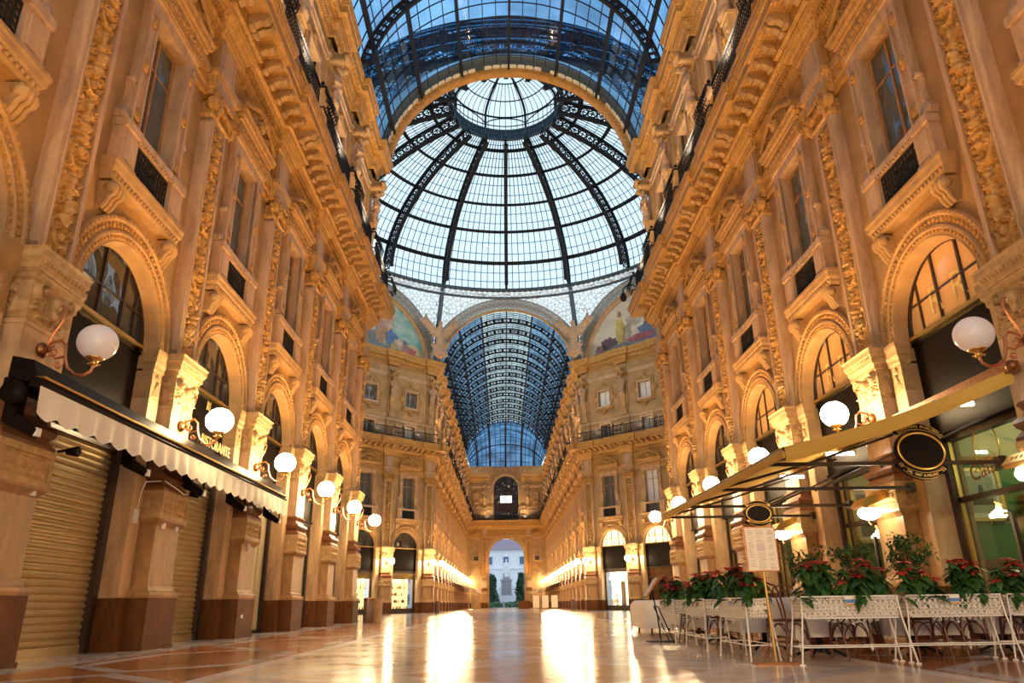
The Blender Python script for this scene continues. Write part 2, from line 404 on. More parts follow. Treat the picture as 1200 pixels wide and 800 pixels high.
# end wall with the great arch to the piazza
mb=MB(); R=3.28; zs=9.02; n=28
def q2(u0,u1,z0,z1): mb.add([(u0,0,z0),(u1,0,z0),(u1,0,z1),(u0,0,z1)],[(0,1,2,3)])
mb.T=frame(0,YE,180)
a=[(R*math.cos(PI-PI*i/n),zs+R*math.sin(PI-PI*i/n)) for i in range(n+1)]
q2(-7.6,-R,0,13); q2(R,7.6,0,13)
for p,q in zip(a,a[1:]): mb.add([(p[0],0,p[1]),(q[0],0,q[1]),(q[0],0,13),(p[0],0,13)],[(0,1,2,3)])
pts=[(-R,0)]+a+[(R,0)]; k=len(pts)
mb.add([(u,0,z) for u,z in pts]+[(u,-3.0,z) for u,z in pts],[(i,i+1,i+1+k,i+k) for i in range(k-1)])
R2=2.35; z2=21.5
a=[(R2*math.cos(PI-PI*i/n),z2+R2*math.sin(PI-PI*i/n)) for i in range(n+1)]
q2(-7.6,7.6,13,15.5); q2(-7.6,-R2,15.5,25.6); q2(R2,7.6,15.5,25.6)
for p,q in zip(a,a[1:]): mb.add([(p[0],0,p[1]),(q[0],0,q[1]),(q[0],0,25.6),(p[0],0,25.6)],[(0,1,2,3)])
pts=[(-R2,15.5)]+a+[(R2,15.5)]; k=len(pts)
mb.add([(u,0,z) for u,z in pts]+[(u,-.6,z) for u,z in pts],[(i,i+1,i+1+k,i+k) for i in range(k-1)])
struct('wall_end',mb,M['plaster'])

# ------------------------------------------------------------------ cornices and string courses
def broken(A,B,ss,hb,db):
    A,B=Vector(A),Vector(B); t=(B-A).normalized(); n=Vector((-t.y,t.x)); out=[A]
    for s in ss:
        for e,d in ((-hb,0),(-hb,db),(hb,db),(hb,0)): out.append(A+t*(s+e)+n*d)
    return out+[B]
L_=15.2
def paths(hb,db,brk=True):
    nearP=[p for p in PN]
    k=lambda l:l if brk else []
    pl=[Vector((-18.35,45.35))]+broken((-W,YN),(-W,-12),k([YN-p for p in reversed(PN)]),hb,db)
    pr=broken((W,-12),(W,YN),k([p+12 for p in PN]),hb,db)+[Vector((18.35,45.35))]
    far=broken((18.35,60.55),(W,YF),k([L_-s for s in reversed(PD)]),hb,db)[:-1]+broken((W,YF),(W,YE),k([p-YF for p in PF[:-1]]),hb,db)[:-1]
    far+=broken((W,YE),(-W,YE),k([W-4.1,W+4.1]),hb,db)[:-1]+broken((-W,YE),(-W,YF),k([YE-p for p in reversed(PF[:-1])]),hb,db)[:-1]
    far+=broken((-W,YF),(-18.35,60.55),k(PD),hb,db)
    return pl,pr,far
def cut(far):
    i=[k for k,p in enumerate(far) if (Vector(p)-Vector((W,YE))).length<.01][0]; j=[k for k,p in enumerate(far) if (Vector(p)-Vector((-W,YE))).length<.01][0]
    return list(far[:i+1])+[Vector((2.95,YE))],[Vector((-2.95,YE))]+list(far[j:])
MAIN=[(0,12.15),(.10,12.15),(.10,12.33),(.14,12.36),(.14,12.58),(.22,12.68),(.22,12.80),(.1,12.86),(.1,13.85),(.18,13.9),(.22,14.02),(.40,14.26),(.46,14.40),(.55,14.44),(.55,14.82),(1.12,14.84),(1.12,15.08),(1.17,15.12),(1.25,15.34),(1.25,15.42),(-.1,15.44)]
UPPER=[(0,22.72),(.08,22.75),(.12,22.86),(.12,23.0),(.28,23.16),(.34,23.3),(.34,23.4),(.62,23.44),(.62,23.72),(.68,23.78),(.76,23.98),(.76,24.06),(-.25,24.3)]
BELT=[(0,17.2),(.1,17.22),(.14,17.3),(.14,17.46),(.08,17.54),(0,17.56)]
STRING=[(0,21.62),(.07,21.66),(.07,21.86),(.12,21.9),(.12,21.98),(0,22.0)]
mA=[M['ornament'],M['stone'],M['trimstone']]
def modil(mb,T):
    """S-scroll bracket under the corona, seen from below"""
    mb.T=T
    prof=[(.54,14.82),(.54,14.50),(.62,14.46),(.72,14.56),(.84,14.64),(.95,14.62),(1.02,14.66),(1.08,14.74),(1.08,14.83)]
    mb.extr(prof,.2,1,'x',-.10)
    mb.lathe([(.0,-.12),(.075,-.12),(.075,.12),(.0,.12)],8,(0,.64,14.53),1,'x'); mb.lathe([(0,-.11),(.06,-.11),(.06,.11),(0,.11)],8,(0,1.0,14.70),1,'x')
    mb.T=None
def cornice_set(name_no,path,Ts_break,near=True):
    mb=MB(); mb.mold(path,MAIN,0)
    for (T,us) in Ts_break:
        for u,dv in us: modil(mb,T@Matrix.Translation((u,dv,0)))
        # carved blocks along the bed mould
        mb.T=T
        for i in range(34):
            u=-1.85+i*3.7/33; mb.ball((u,.36,14.17),(.045,.06,.075),6,0,4)
        for i in range(40):
            u=-1.86+i*3.72/39; mb.box(u-.028,u+.028,.14,.21,12.60,12.68,1)
        mb.T=None
    struct(f'trim_{name_no}',mb,mA)
us_bay=[(-1.55+.62*i,0) for i in range(6)]+[(-2.25,.17),(2.25,.17)]
pl,pr,far=paths(.5,.17)
cornice_set(1,pl,[(NL(y),us_bay) for y in BN]); cornice_set(2,pr,[(NR(y),us_bay) for y in BN])
cornice_set(3,far,[(NL(y),us_bay) for y in BF]+[(NR(y),us_bay) for y in BF]+[(DL(s),us_bay) for s in BD]+[(DR(s),us_bay) for s in BD]+[(frame(0,YE,180),[(-3+.6*i,0) for i in range(11)])])
pl,pr,far=paths(.52,.26)
for no,path,Ts in ((4,pl,[NL(y) for y in BN]),(5,pr,[NR(y) for y in BN]),(6,far,[NL(y) for y in BF]+[NR(y) for y in BF]+[DL(s) for s in BD]+[DR(s) for s in BD])):
    mb=MB(); [mb.mold(p_,UPPER,0) for p_ in (cut(path) if no==6 else (path,))]
    for T in Ts:
        mb.T=T
        for i in range(30): u=-1.8+i*3.6/29; mb.box(u-.04,u+.04,.12,.24,22.88,23.0,1)
        for i in range(12): u=-1.8+i*3.6/11; mb.ball((u,.5,23.42),(.11,.10,.05),8,0,4)
        mb.T=None
    struct(f'trim_{no}',mb,mA)
for no,prof,mi in ((7,BELT,'trimstone'),(10,STRING,'trimstone')):
    for j,path in enumerate(paths(.46,.1)):
        mb=MB(); [mb.mold(p_,prof,0) for p_ in (cut(path) if j==2 else (path,))]; struct(f'trim_{no+j}',mb,M[mi])
mb=MB()
for s in (-1,1): mb.box(s*2.6 if s>0 else -7.6,7.6 if s>0 else -2.6,139.2,139.99,24.0,25.55)
struct('trim_13',mb,M['stone'])

# ------------------------------------------------------------------ pilaster (origin: its foot on the wall plane, +y towards the gallery)
def make_pilaster():
    t=thing('pilaster',cat='pilaster')
    m=MB(); m.box(-.62,.62,-.02,.52,0,.90); m.box(-.64,.64,-.02,.54,0,.06); m.build('plinth',M['brownmarble'],t)
    m=MB()
    m.mold([(-.52,0),(-.52,.42),(.52,.42),(.52,0)],[(0,.9),(.11,.9),(.12,.95),(.11,1.0),(.05,1.03),(.02,1.1),(0,1.12),(0,2.2),(.03,2.24),(.09,2.3),(.1,2.34),(0,2.36)])
    m.box(-.50,.50,-.02,.40,.9,2.35); pd=m.build('pedestal',M['pedestal'],t)
    m=MB()
    m.box(-.62,.62,-.02,.52,2.34,2.42); m.box(-.62,.62,-.02,.52,2.76,2.86); m.box(-.58,.58,-.02,.48,2.42,2.76)
    for u in (-.6,.54): m.box(u,u+.06,.3,.52,2.42,2.76)
    for s in (-1,1): m.box(s*.6-.02,s*.6+.02,-.02,.08,2.42,2.76)
    st=[];bl=[]
    for i in range(7):
        x=-.42+.14*i; st.append((spiral(x,.17,.06,1,0,1,24),.016,.035)); bl.append((x,.17,.025,.025,.05)); st.append((line(x-.05,.05,x+.05,.05),.012,.03)); st.append((line(x-.05,.29,x+.05,.29),.012,.03))
    m.grid(*relief(1.08,.34,90,30,st,bl,2.42,.485))
    for s in (-1,1):
        for i in range(3): m.ball((s*.585,.1+.13*i,2.59),(.02,.05,.1),8,0,6)
    m.build('frieze_band',M['capital'],pd)
    m=MB()
    m.mold([(-.5,0),(-.5,.4),(.5,.4),(.5,0)],[(0,2.86),(.10,2.86),(.10,2.92),(.06,2.97),(.02,3.02),(.07,3.06),(.10,3.13),(.07,3.2),(.0,3.22),(-.03,3.3),(.0,3.36),(.03,3.4),(.0,3.45),(-.06,3.46)])
    m.box(-.42,.42,-.02,.32,2.86,3.44); m.build('pedestal_moulding',M['darkmould'],t)
    m=MB(); m.box(-.46,.46,-.02,.36,3.45,4.58); m.box(-.48,.48,-.02,.38,4.5,4.56); m.build('lower_shaft',M['marble'],t)
    m=MB(); m.box(-.47,.47,-.02,.37,4.58,5.2)
    m.mold([(-.47,0),(-.47,.37),(.47,.37),(.47,0)],[(0,5.16),(.04,5.2),(.04,5.26),(.1,5.32),(.1,5.4),(.15,5.48),(.15,5.58),(.18,5.62),(.0,5.66)]); m.box(-.45,.45,-.02,.35,5.16,5.64)
    st=[];bl=[(0,.36,.10,.14,.12),(0,.2,.06,.1,.09)]
    for s in (-1,1):
        st+= [(spiral(s*.3,.46,.13,1.4,-PI/2,s),.026,.08),(spiral(s*.2,.2,.1,1.3,PI/2,-s),.022,.06),(line(s*.05,.05,s*.42,.16,.04*s),.022,.06)]+leaf(s,s*.06,.1,.26,.6,.02,.06)+leaf(s,s*.2,.3,.2,.1,.016,.05)
        bl.append((s*.3,.46,.04,.04,.1))
    st=[(p,r*.9,a*1.5) for p,r,a in st]; bl=[(a,b,c,d,e*1.4) for a,b,c,d,e in bl]; m.grid(*relief(.94,.6,80,56,st,bl,4.59,.372))
    for s in (-1,1):
        m.T=Matrix.Translation((s*.472,.18,0))@Matrix.Rotation(-s*PI/2,4,'Z'); m.grid(*relief(.34,.6,26,40,[(spiral(0,.42,.1,1.3,0,1),.02,.06)]+leaf(1,0,.08,.22,.8,.018,.05)+leaf(-1,0,.08,.22,.8,.018,.05),[(0,.2,.04,.1,.06)],4.59,0)); m.T=None
    for i in range(22): m.box(-.5+i*.0455,-.475+i*.0455,.40,.45,5.28,5.34)
    for i in range(12): m.ball((-.5+i*.0909,.49,5.44),(.03,.03,.05),6,0,4)
    m.build('impost_capital',M['capital'],t)
    # upper order
    m=MB()
    for s in (-1,1): m.box(*sorted((s*.44,s*.31)),-.02,.28,5.66,11.64); m.box(*sorted((s*.34,s*.30)),.1,.30,5.74,11.56)
    m.box(-.44,.44,-.02,.28,5.66,5.80); m.box(-.44,.44,-.02,.28,11.5,11.64); m.box(-.32,.32,-.02,.225,5.7,11.6); sf=m.build('shaft',M['trimstone'],t)
    m=MB(); st,bl=grotesque(.62,5.66); st=[(p,r,a*1.45) for p,r,a in st]; bl=[(a,b,c,d,e*1.3) for a,b,c,d,e in bl]; m.grid(*relief(.60,5.66,40,340,st,bl,5.82,.228,edge=.02)); m.build('carved_panel',M['ornament'],sf)
    m=MB(); m.box(-.46,.46,-.02,.3,11.64,12.05)
    m.mold([(-.44,0),(-.44,.28),(.44,.28),(.44,0)],[(0,11.6),(.05,11.64),(.05,11.72),(.0,11.74)])
    for s in (-1,1):
        m.lathe([(0,-.02),(.17,-.02),(.2,.04),(.18,.1),(.2,.18),(.17,.24),(0,.26)],16,(s*.42,.18,11.98),0,'y')
        m.tube([(s*.42+p[0],.46,11.98+p[1]) for p in spiral(0,0,.16,1.6,PI/2,s,26)],.026,6)
        m.ball((s*.42,.46,11.98),.045,8,0,6)
        m.tube([(s*.42,.45,11.8),(s*.44,.42,11.66),(s*.40,.36,11.5)],[.07,.06,.02],8)
    m.tube([(-.42,.43,12.14),(0,.45,12.06),(.42,.43,12.14)],.05,8)
    for x in (-.2,-.1,0,.1,.2): m.ball((x,.36,11.94),(.05,.08,.1),8,0,6)
    m.ball((0,.40,12.12),(.09,.1,.11),10,0,6); m.box(-.5,.5,-.02,.42,12.16,12.26); m.build('ionic_capital',M['ornament'],t)
    m=MB(); m.mold([(-.44,0),(-.44,.30),(.44,.30),(.44,0)],[(0,12.26),(0,12.4),(.03,12.42),(.03,12.6),(.1,12.7),(.12,12.82),(.0,12.9),(0,13.84)]); m.box(-.42,.42,-.02,.28,12.26,13.83); m.build('entablature_block',M['trimstone'],t)
    return t

# ------------------------------------------------------------------ arch of a shop bay
ARCHPROF=[(.50,-.02),(.50,.10),(.47,.14),(.42,.14),(.40,.10),(.24,.09),(.22,.14),(.17,.15),(.14,.11),(.05,.10),(.02,.12),(0.0,.06),(-.05,-.2)]
def make_arch(lit=None):
    t=thing('arched_window',cat='arched window',kind='thing')
    m=MB(); m.band(ARCHPROF,ARC,0,PI,40,0,ZS)
    for i in range(44):
        a=PI*(i+.5)/44; m.T=Matrix.Translation((0,0,ZS))@Matrix.Rotation(-a,4,'Y')
        m.ball((ARC+.32,.105,0),(.06,.035,.045),6,1,4); m.box(ARC+.09,ARC+.13,.10,.135,-.028,.028,1); m.box(ARC+.43,ARC+.48,.10,.16,-.02,.02,1)
    m.T=None; m.build('archivolt',[M['stone'],M['ornament']],t)
    for s in (-1,1):
        m=MB(); a,b=sorted((s*1.43,s*1.84))
        m.box(a,b,-.4,.12,.9,4.6); m.box(a,b,-.4,.12,4.6,5.2,1)
        m.mold([(a,-.1),(a,.12),(b,.12),(b,-.1)],[(0,5.16),(.03,5.2),(.03,5.27),(.07,5.34),(.07,5.42),(.1,5.52),(.1,5.6),(0,5.63)],1); m.box(a,b,-.4,.12,5.16,5.63,1)
        st=[(spiral(x,z,.07,1.2,0,1,20),.018,.045) for x,z in ((0,.42),(0,.18))]+leaf(1,0,.02,.16,.9,.014,.04)+leaf(-1,0,.02,.16,.9,.014,.04)
        X,Y,Z=relief(.38,.56,28,40,st,[(0,.3,.04,.06,.06)],4.62,.122); m.grid(X+(a+b)/2,Y,Z,1)
        m.box(a,b,-.4,.16,0,.9,2)
        m.build('jamb',[M['marble'],M['stone'],M['brownmarble']],t)
    m=MB(); fr=[(-.06,-.5),(-.06,-.34),(-.02,-.32),(0.02,-.32),(.02,-.5)]
    m.band([(-.11,-.26),(-.11,-.18),(-.03,-.15),(-.03,-.26),(-.11,-.26)],ARC,0,PI,36,0,ZS+.06)
    for u in (-.52,0.28,): m.box(u-.03,u+.03,-.26,-.19,ZS,ZS+math.sqrt(1.36**2-u*u)+.05)
    m.box(.90,.95,-.26,-.20,ZS,ZS+1.03); m.box(-1.02,-.97,-.26,-.20,ZS,ZS+.95); m.box(-1.3,1.3,-.25,-.20,ZS+.62,ZS+.66)
    wf=m.build('window_frame',M['darkframe'],t)
    m=MB(); n=28; pts=[(1.40*math.cos(PI*i/n),ZS+.02+1.40*math.sin(PI*i/n)) for i in range(n+1)]; m.extr(pts,-.02,0,'y',-.23); m.build('glass',M[lit or 'darkglass'],wf)
    m=MB(); m.box(-1.44,1.44,-.28,-.10,ZS-.05,ZS+.02); m.build('sill_bar',M['gold'],t)
    return t
def make_fascia():
    m=MB(); m.box(-1.44,1.44,-.30,-.22,3.62,ZS-.05); 
    for z in (3.62,ZS-.14): m.box(-1.44,1.44,-.24,-.18,z,z+.07)
    o=m.build('fascia_board',M['blackgloss']); o['category']='fascia board'; return o
# ------------------------------------------------------------------ tall balcony window
def make_balcony_window(gl='winglass'):
    t=thing('balcony_window',cat='balcony window',kind='thing')
    for s in (-1,1):
        m=MB(); a,b=sorted((s*.70,s*1.04)); m.box(a,b,-.30,.16,9.14,12.08); m.box(*sorted((s*.98,s*1.04)),.1,.20,9.14,12.08); m.box(*sorted((s*.70,s*.75)),.1,.2,9.14,12.08)
        for z in (9.5,10.65,11.75):
            m.lathe([(0,.0),(.10,.0),(.12,.03),(.10,.05),(.05,.03),(0.04,.06),(0,.08)],14,(s*.87,.16,z),1,'y',sy=1.35)
        m.build('jamb',[M['trimstone'],M['ornament']],t)
        m=MB(); sp=[(0,0),(.24,.02),(.27,.16),(.20,.28),(.10,.42),(.06,.75),(.10,.95),(.05,1.08),(0,1.1)]
        m.extr([(s*(1.04+a),9.16+b) for a,b in sp],.14,0,'y',.0)
        m.lathe([(0,0),(.12,0),(.12,.2),(0,.2)],14,(s*1.17,-.02,9.3),0,'y'); m.lathe([(0,0),(.07,0),(.07,.2),(0,.2)],12,(s*1.10,-.02,10.14),0,'y')
        m.build('scroll_bracket',M['trimstone'],t)
    m=MB(); m.box(-1.06,1.06,-.40,.16,12.06,12.32,1); m.box(-1.1,1.1,-.02,.22,12.30,12.36,1); m.box(-1.16,1.16,-.02,.26,12.36,12.76)
    st=[];bl=[]
    for i in range(11): st.append((spiral(-1.0+.2*i,.2,.085,1.1,PI/2*(i%2*2-1),1 if i%2 else -1,24),.02,.05)); bl.append((-1.0+.2*i,.2,.03,.03,.06))
    m.grid(*relief(2.3,.38,130,30,st,bl,12.37,.265))
    m.mold([(-1.18,0),(-1.18,.26),(1.18,.26),(1.18,0)],[(0,12.74),(.05,12.78),(.05,12.84),(.12,12.9),(.14,12.98),(.17,13.04),(-.2,13.1)]); m.box(-1.17,1.17,-.02,.25,12.74,13.05)
    m.build('lintel',[M['ornament'],M['trimstone']],t)
    m=MB(); n=20
    top=[(-1.2+2.4*i/n, 13.06+.16+.52*math.cos((i/n-.5)*PI)**1.3) for i in range(n+1)]
    m.extr([(-1.2,13.06)]+top+[(1.2,13.06)],.28,0,'y',.0)
    m.tube([(x,.34,z+.03) for x,z in top],.08,8)
    st=[(spiral(s*.62,.22,.15,1.4,-PI/2,s),.03,.1) for s in (-1,1)]+[(spiral(s*.28,.3,.12,1.3,PI/2,-s),.026,.08) for s in (-1,1)]+leaf(1,.1,.06,.5,.2,.03,.08)+leaf(-1,-.1,.06,.5,.2,.03,.08)
    m.grid(*relief(2.0,.6,80,40,st,[(0,.3,.2,.26,.2),(0,.36,.1,.12,.28),(.62,.22,.05,.05,.12),(-.62,.22,.05,.05,.12)],13.06,.285,edge=.2))
    for s in (-1,1): m.lathe([(0,0),(.14,0),(.16,.1),(.14,.22),(0,.24)],14,(s*1.12,.02,13.24),0,'y')
    m.lathe([(.0,0),(.16,.02),(.2,.14),(.12,.24),(.16,.3),(.08,.42),(0,.46)],12,(0,.16,13.66),0); m.build('pediment',M['ornament'],t)
    m=MB(); m.box(-.72,.72,-.20,-.12,9.1,9.2); m.box(-.72,.72,-.20,-.12,12.0,12.1); 
    for u in (-.70,-.03,.64): m.box(u,u+.06,-.20,-.12,9.1,12.1)
    m.box(-.7,.7,-.19,-.14,11.2,11.25); cs=m.build('casement',M['pedestal'],t)
    m=MB(); m.box(-.7,.7,-.18,-.16,8.3,12.08); m.build('glass',M[gl],cs)
    for s in (-1,1):
        m=MB(); a,b=sorted((s*.72,s*1.24)); m.box(a,b,-.02,.24,8.24,9.0); m.box(a+.08,b-.08,.24,.265,8.36,8.9); m.box(a-.02,b+.02,-.02,.27,8.24,8.32)
        m.box(a-.03,b+.03,-.02,.29,9.0,9.16); m.build('pedestal',M['trimstone'],t)
    m=MB(); m.box(-.74,.74,.04,.285,9.02,9.15)
    for i in range(15): m.box(-.70+.1*i-.02,-.70+.1*i+.02,.24,.29,8.97,9.02)
    m.build('hand_rail',M['trimstone'],t)
    m=MB(); m.box(-.72,.72,.12,.15,8.28,8.33); m.box(-.72,.72,.12,.15,8.95,9.0)
    for i in range(12):
        for j in range(5):
            x,z=-.66+.12*i,8.4+.125*j; m.tube([(x+.052*math.cos(k*PI/4),.135,z+.055*math.sin(k*PI/4)) for k in range(8)],.011,5,0,True)
    for i in range(13): m.box(-.725+.12*i,-.712+.12*i,.125,.145,8.3,8.97)
    m.build('railing_grille',M['iron'],t)
    m=MB(); m.mold([(-1.30,0),(-1.30,.18),(1.30,.18),(1.30,0)],[(0,7.84),(.02,7.84),(.05,7.9),(.05,7.98),(.10,8.04),(.11,8.14),(.13,8.18),(.13,8.24),(0,8.25)]); m.box(-1.29,1.29,-.02,.17,7.85,8.24)
    for i in range(22): m.ball((-1.26+.12*i,.24,7.95),(.045,.04,.05),6,0,4)
    bs=m.build('balcony_slab',M['stone'],t)
    for s in (-1,1):
        m=MB(); m.extr([(-.02,7.8),(.26,7.8),(.28,7.68),(.24,7.58),(.17,7.56),(.14,7.46),(.09,7.36),(.02,7.30),(-.02,7.32)],.34,0,'x',s*1.12-.17)
        for dx in (-.11,0,.11): m.tube([(s*1.12+dx,.28,7.74),(s*1.12+dx,.26,7.58),(s*1.12+dx,.18,7.53),(s*1.12+dx,.14,7.42),(s*1.12+dx,.06,7.3)],.05,6)
        m.lathe([(0,-.19),(.1,-.19),(.1,.19),(0,.19)],12,(s*1.12,.2,7.68),0,'x'); m.build('console',M['stone'],bs)
    return t
# ------------------------------------------------------------------ attic storey
def quatre(hw,hh,k=48):
    out=[]
    for i in range(k):
        a=2*PI*i/k; r=1+.20*max(0,math.cos(4*a))**.6*(1) ; c,s=math.cos(a),math.sin(a)
        q=max(abs(c),abs(s)); x,z=c/q,s/q; lob=.30*max(0,math.cos(2*a)**2-.72)/.28 if True else 0
        sc=1+lob*.9
        out.append((hw*x*(.82 if lob<=0 else .82*sc),hh*z*(.82 if lob<=0 else .82*sc)))
    return out
def make_attic_window(gl='winglass'):
    t=thing('attic_window',cat='attic window',kind='thing')
    m=MB(); zc=19.65; Q=quatre(1.16,1.28)
    ring=[(x*1.04,zc+z*1.04) for x,z in Q]; k=len(Q)
    for sc0,sc1,y in ((1.06,.98,.13),(.92,.86,.10)):
        m.tube([(x*sc0,.05,zc+z*sc0) for x,z in Q],.075 if sc0>1 else .05,6,0,True)
    m.add([(x,.07,zc+z) for x,z in Q]+[(max(-.74,min(.74,x)),.07,zc+max(-.86,min(.86,z))) for x,z in Q],[(i,(i+1)%k,(i+1)%k+k,i+k) for i in range(k)],1)
    for s in (-1,1):
        m.box(*sorted((s*.68,s*.80)),-.3,.14,18.80,20.5,1); m.lathe([(0,0),(.13,0),(.15,.06),(.1,.1),(0,.08)],12,(s*1.28,.04,zc),0,'y'); m.lathe([(0,0),(.16,0),(.18,.06),(.1,.12),(0,.1)],12,(0,.04,zc+s*1.42),0,'y')
    m.box(-.8,.8,-.3,.16,20.43,20.56,1); m.box(-.84,.84,-.3,.22,18.70,18.86,1); m.build('surround',[M['ornament'],M['trimstone']],t)
    m=MB()
    for u in (-.68,-.03,.62): m.box(u,u+.06,-.22,-.15,18.86,20.44)
    for z in (18.86,20.38): m.box(-.68,.68,-.22,-.15,z,z+.06)
    cs=m.build('casement',M['trimstone'],t)
    m=MB(); m.box(-.68,.68,-.2,-.18,18.86,20.44); m.build('glass',M[gl],cs)
    return t
def make_balcony_door(gl='winglass'):
    t=thing('balcony_door_opening',cat='balcony door',kind='thing')
    m=MB()
    for s in (-1,1): m.box(*sorted((s*.6,s*.76)),-.3,.1,15.44,17.1); m.box(*sorted((s*.92,s*1.75)),-.02,.05,15.6,16.95)
    m.box(-.76,.76,-.3,.1,17.02,17.18); m.build('surround',M['trimstone'],t)
    m=MB()
    for u in (-.6,-.03,.54): m.box(u,u+.06,-.36,-.29,15.46,17.04)
    cs=m.build('casement',M['trimstone'],t)
    m=MB(); m.box(-.6,.6,-.36,-.34,15.46,17.04); m.build('glass',M[gl],cs)
    return t
def make_herm():
    t=thing('herm_statue',cat='statue')
    m=MB(); m.box(-.48,.48,-.02,.13,15.44,17.2); m.box(-.42,.42,-.02,.10,17.55,22.7); m.box(-.34,.34,-.02,.3,17.56,18.1); m.frus(-.19,.19,.26,18.1,-.02,-.30,.30,.40,19.5)
    m.box(-.36,.36,-.02,.46,19.46,19.6)
    for z in (18.4,18.7,19.0,19.3): m.ball((0,.3+.06*(z-18.4),z),(.12,.06,.09),8,0,5)
    m.build('pedestal',M['stone'],t)
    P=[('e',(0,.34,19.75),(.30,.22,.30)),('e',(0,.36,20.1),(.27,.22,.32)),('e',(0,.38,20.55),(.25,.2,.28)),('e',(0,.42,20.86),(.31,.22,.26)),('e',(-.12,.55,20.86),(.13,.1,.12)),('e',(.12,.55,20.86),(.13,.1,.12)),
       ('c',(0,.42,21.0),(0,.46,21.24),.11,.1),('e',(0,.5,21.38),(.145,.17,.19)),('e',(0,.45,21.44),(.17,.17,.17)),('e',(0,.64,21.34),(.03,.04,.05)),
       ('c',(-.3,.4,20.98),(-.38,.48,20.58),.11,.09),('c',(-.38,.48,20.58),(-.02,.62,20.5),.085,.06),('c',(.3,.4,20.98),(.4,.46,20.62),.11,.09),('c',(.4,.46,20.62),(.1,.62,20.70),.085,.06),
       ('c',(-.26,.42,20.4),(.22,.52,19.7),.09,.07),('c',(-.2,.5,20.2),(.1,.56,19.62),.06,.05),('c',(.24,.44,20.3),(.28,.44,19.6),.08,.06)]
    blended('figure',M['statue'],P,.045,t,3)
    m=MB(); m.box(-.4,.4,-.02,.62,21.72,21.82); m.box(-.3,.3,-.02,.5,21.56,21.72)
    for s in (-1,1): m.lathe([(0,-.02),(.14,-.02),(.15,.3),(.14,.74),(0,.76)],12,(s*.30,.0,21.66),0,'y')
    m.extr([(0,21.82),(.75,21.82),(.88,21.95),(.86,22.1),(.72,22.16),(.5,22.1),(.3,22.2),(0,22.66)],.5,0,'x',-.25); m.lathe([(0,-.3),(.15,-.3),(.15,.3),(0,.3)],12,(0,.76,22.0),0,'x')
    m.build('volute_capital',M['stone'],t)
    return t
def make_railing():
    t=thing('balcony_railing',cat='railing')
    path=[(-2.4,1.50),(-1.86,1.50),(-1.86,1.33),(1.86,1.33),(1.86,1.50),(2.4,1.50)]
    for nm,z,r in (('top_rail',16.30,.045),('bottom_rail',15.52,.035)):
        m=MB(); m.tube([(x,y,z) for x,y in path],r,6); m.build(nm,M['iron'],t)
    m=MB()
    for i in range(28):
        x=-1.82+3.64*i/27; m.box(x-.015,x+.015,1.318,1.342,15.45,16.3)
        if i<27:
            xc=x+.067; m.tube([(xc+.058*math.cos(k*PI/4),1.33,15.98+.13*math.sin(k*PI/4)) for k in range(8)],.013,5,0,True); m.tube([(xc+.05*math.cos(k*PI/4),1.33,15.68+.08*math.sin(k*PI/4)) for k in range(8)],.012,5,0,True)
    m.build('baluster_grille',M['iron'],t)
    for s in (-1,1):
        m=MB()
        for i in range(4):
            x=s*(1.92+.155*i); m.tube([(x,1.48,15.45),(x,1.66,15.62),(x,1.72,15.88),(x,1.58,16.0),(x,1.49,16.12),(x,1.52,16.32)],.02,5)
            m.tube([(x+.0,1.60+.06*math.cos(k*PI/4),15.8+.09*math.sin(k*PI/4)) for k in range(8)],.014,5,0,True)
        m.ball((s*1.9,1.4,16.46),.07,8); m.build('bulging_grille',M['iron'],t)
    return t

pil=make_pilaster(); arch_d=make_arch(); arch_w=make_arch('warmglass'); arch_b=make_arch('brightglass'); balw=make_balcony_window(); balw_c=make_balcony_window('curtain')
att=make_attic_window(); att_c=make_attic_window('curtain'); bdoor=make_balcony_door(); bdoor_c=make_balcony_door('curtain'); herm=make_herm(); rail=make_railing(); fascia=make_fascia()
for p in (pil,arch_d,arch_w,arch_b,balw,balw_c,att,att_c,bdoor,bdoor_c,herm,rail): kids(p)
def n_of(i,n): return ORD[i]
# near gallery and angled dome facades at full detail; label counts from the dome outwards, or from the gallery corner
def facade(key,P,dome_first,lit):
    fn,where=SIDE[key]; n=len(P); B=mid(P)
    near=key[0]=='N'
    for i,p in enumerate(P):
        k=(n-1-i) if near else i
        w=ORD[k]+(' from the dome' if near else ' from the gallery corner')
        put(pil,fn(p),f'carved stone pilaster on the {where}, {w}','carved pilasters of the lower storeys')
        put(herm,fn(p),f'stone herm statue on the {where}, {w}','herm statues of the attic storey')
    for i,b in enumerate(B):
        k=(n-2-i) if near else i
        w=ORD[k]+(' from the dome' if near else ' from the gallery corner')
        T=fn(b); L=lit(k)
        put((arch_b if key=='DR' else arch_w) if L else arch_d,T,f"{'lit' if L else 'dark'} arched window, {where}, {w}",'arched windows over the shops')
        cu=(not near) and (k+ (key=='DR'))%2==0
        put(balw_c if cu and key=='DR' else balw,T,f'tall pedimented balcony window, {where}, {w}','tall balcony windows')
        put(att_c if key=='DR' else att,T,f'small lobed attic window, {where}, {w}','attic windows')
        put(bdoor_c if cu else bdoor,T,f'low balcony door, {where}, {w}','balcony doors')
        put(rail,T,f'black iron balcony railing, {where}, {w}','iron balcony railings')
        put(fascia,T,f'black fascia board, {where}, {w}','black fascia boards')
facade('NL',PN,True,lambda k:False); facade('NR',PN,True,lambda k:k in (2,3,4,5)); facade('DL',PD,False,lambda k:False); facade('DR',PD,False,lambda k:True)
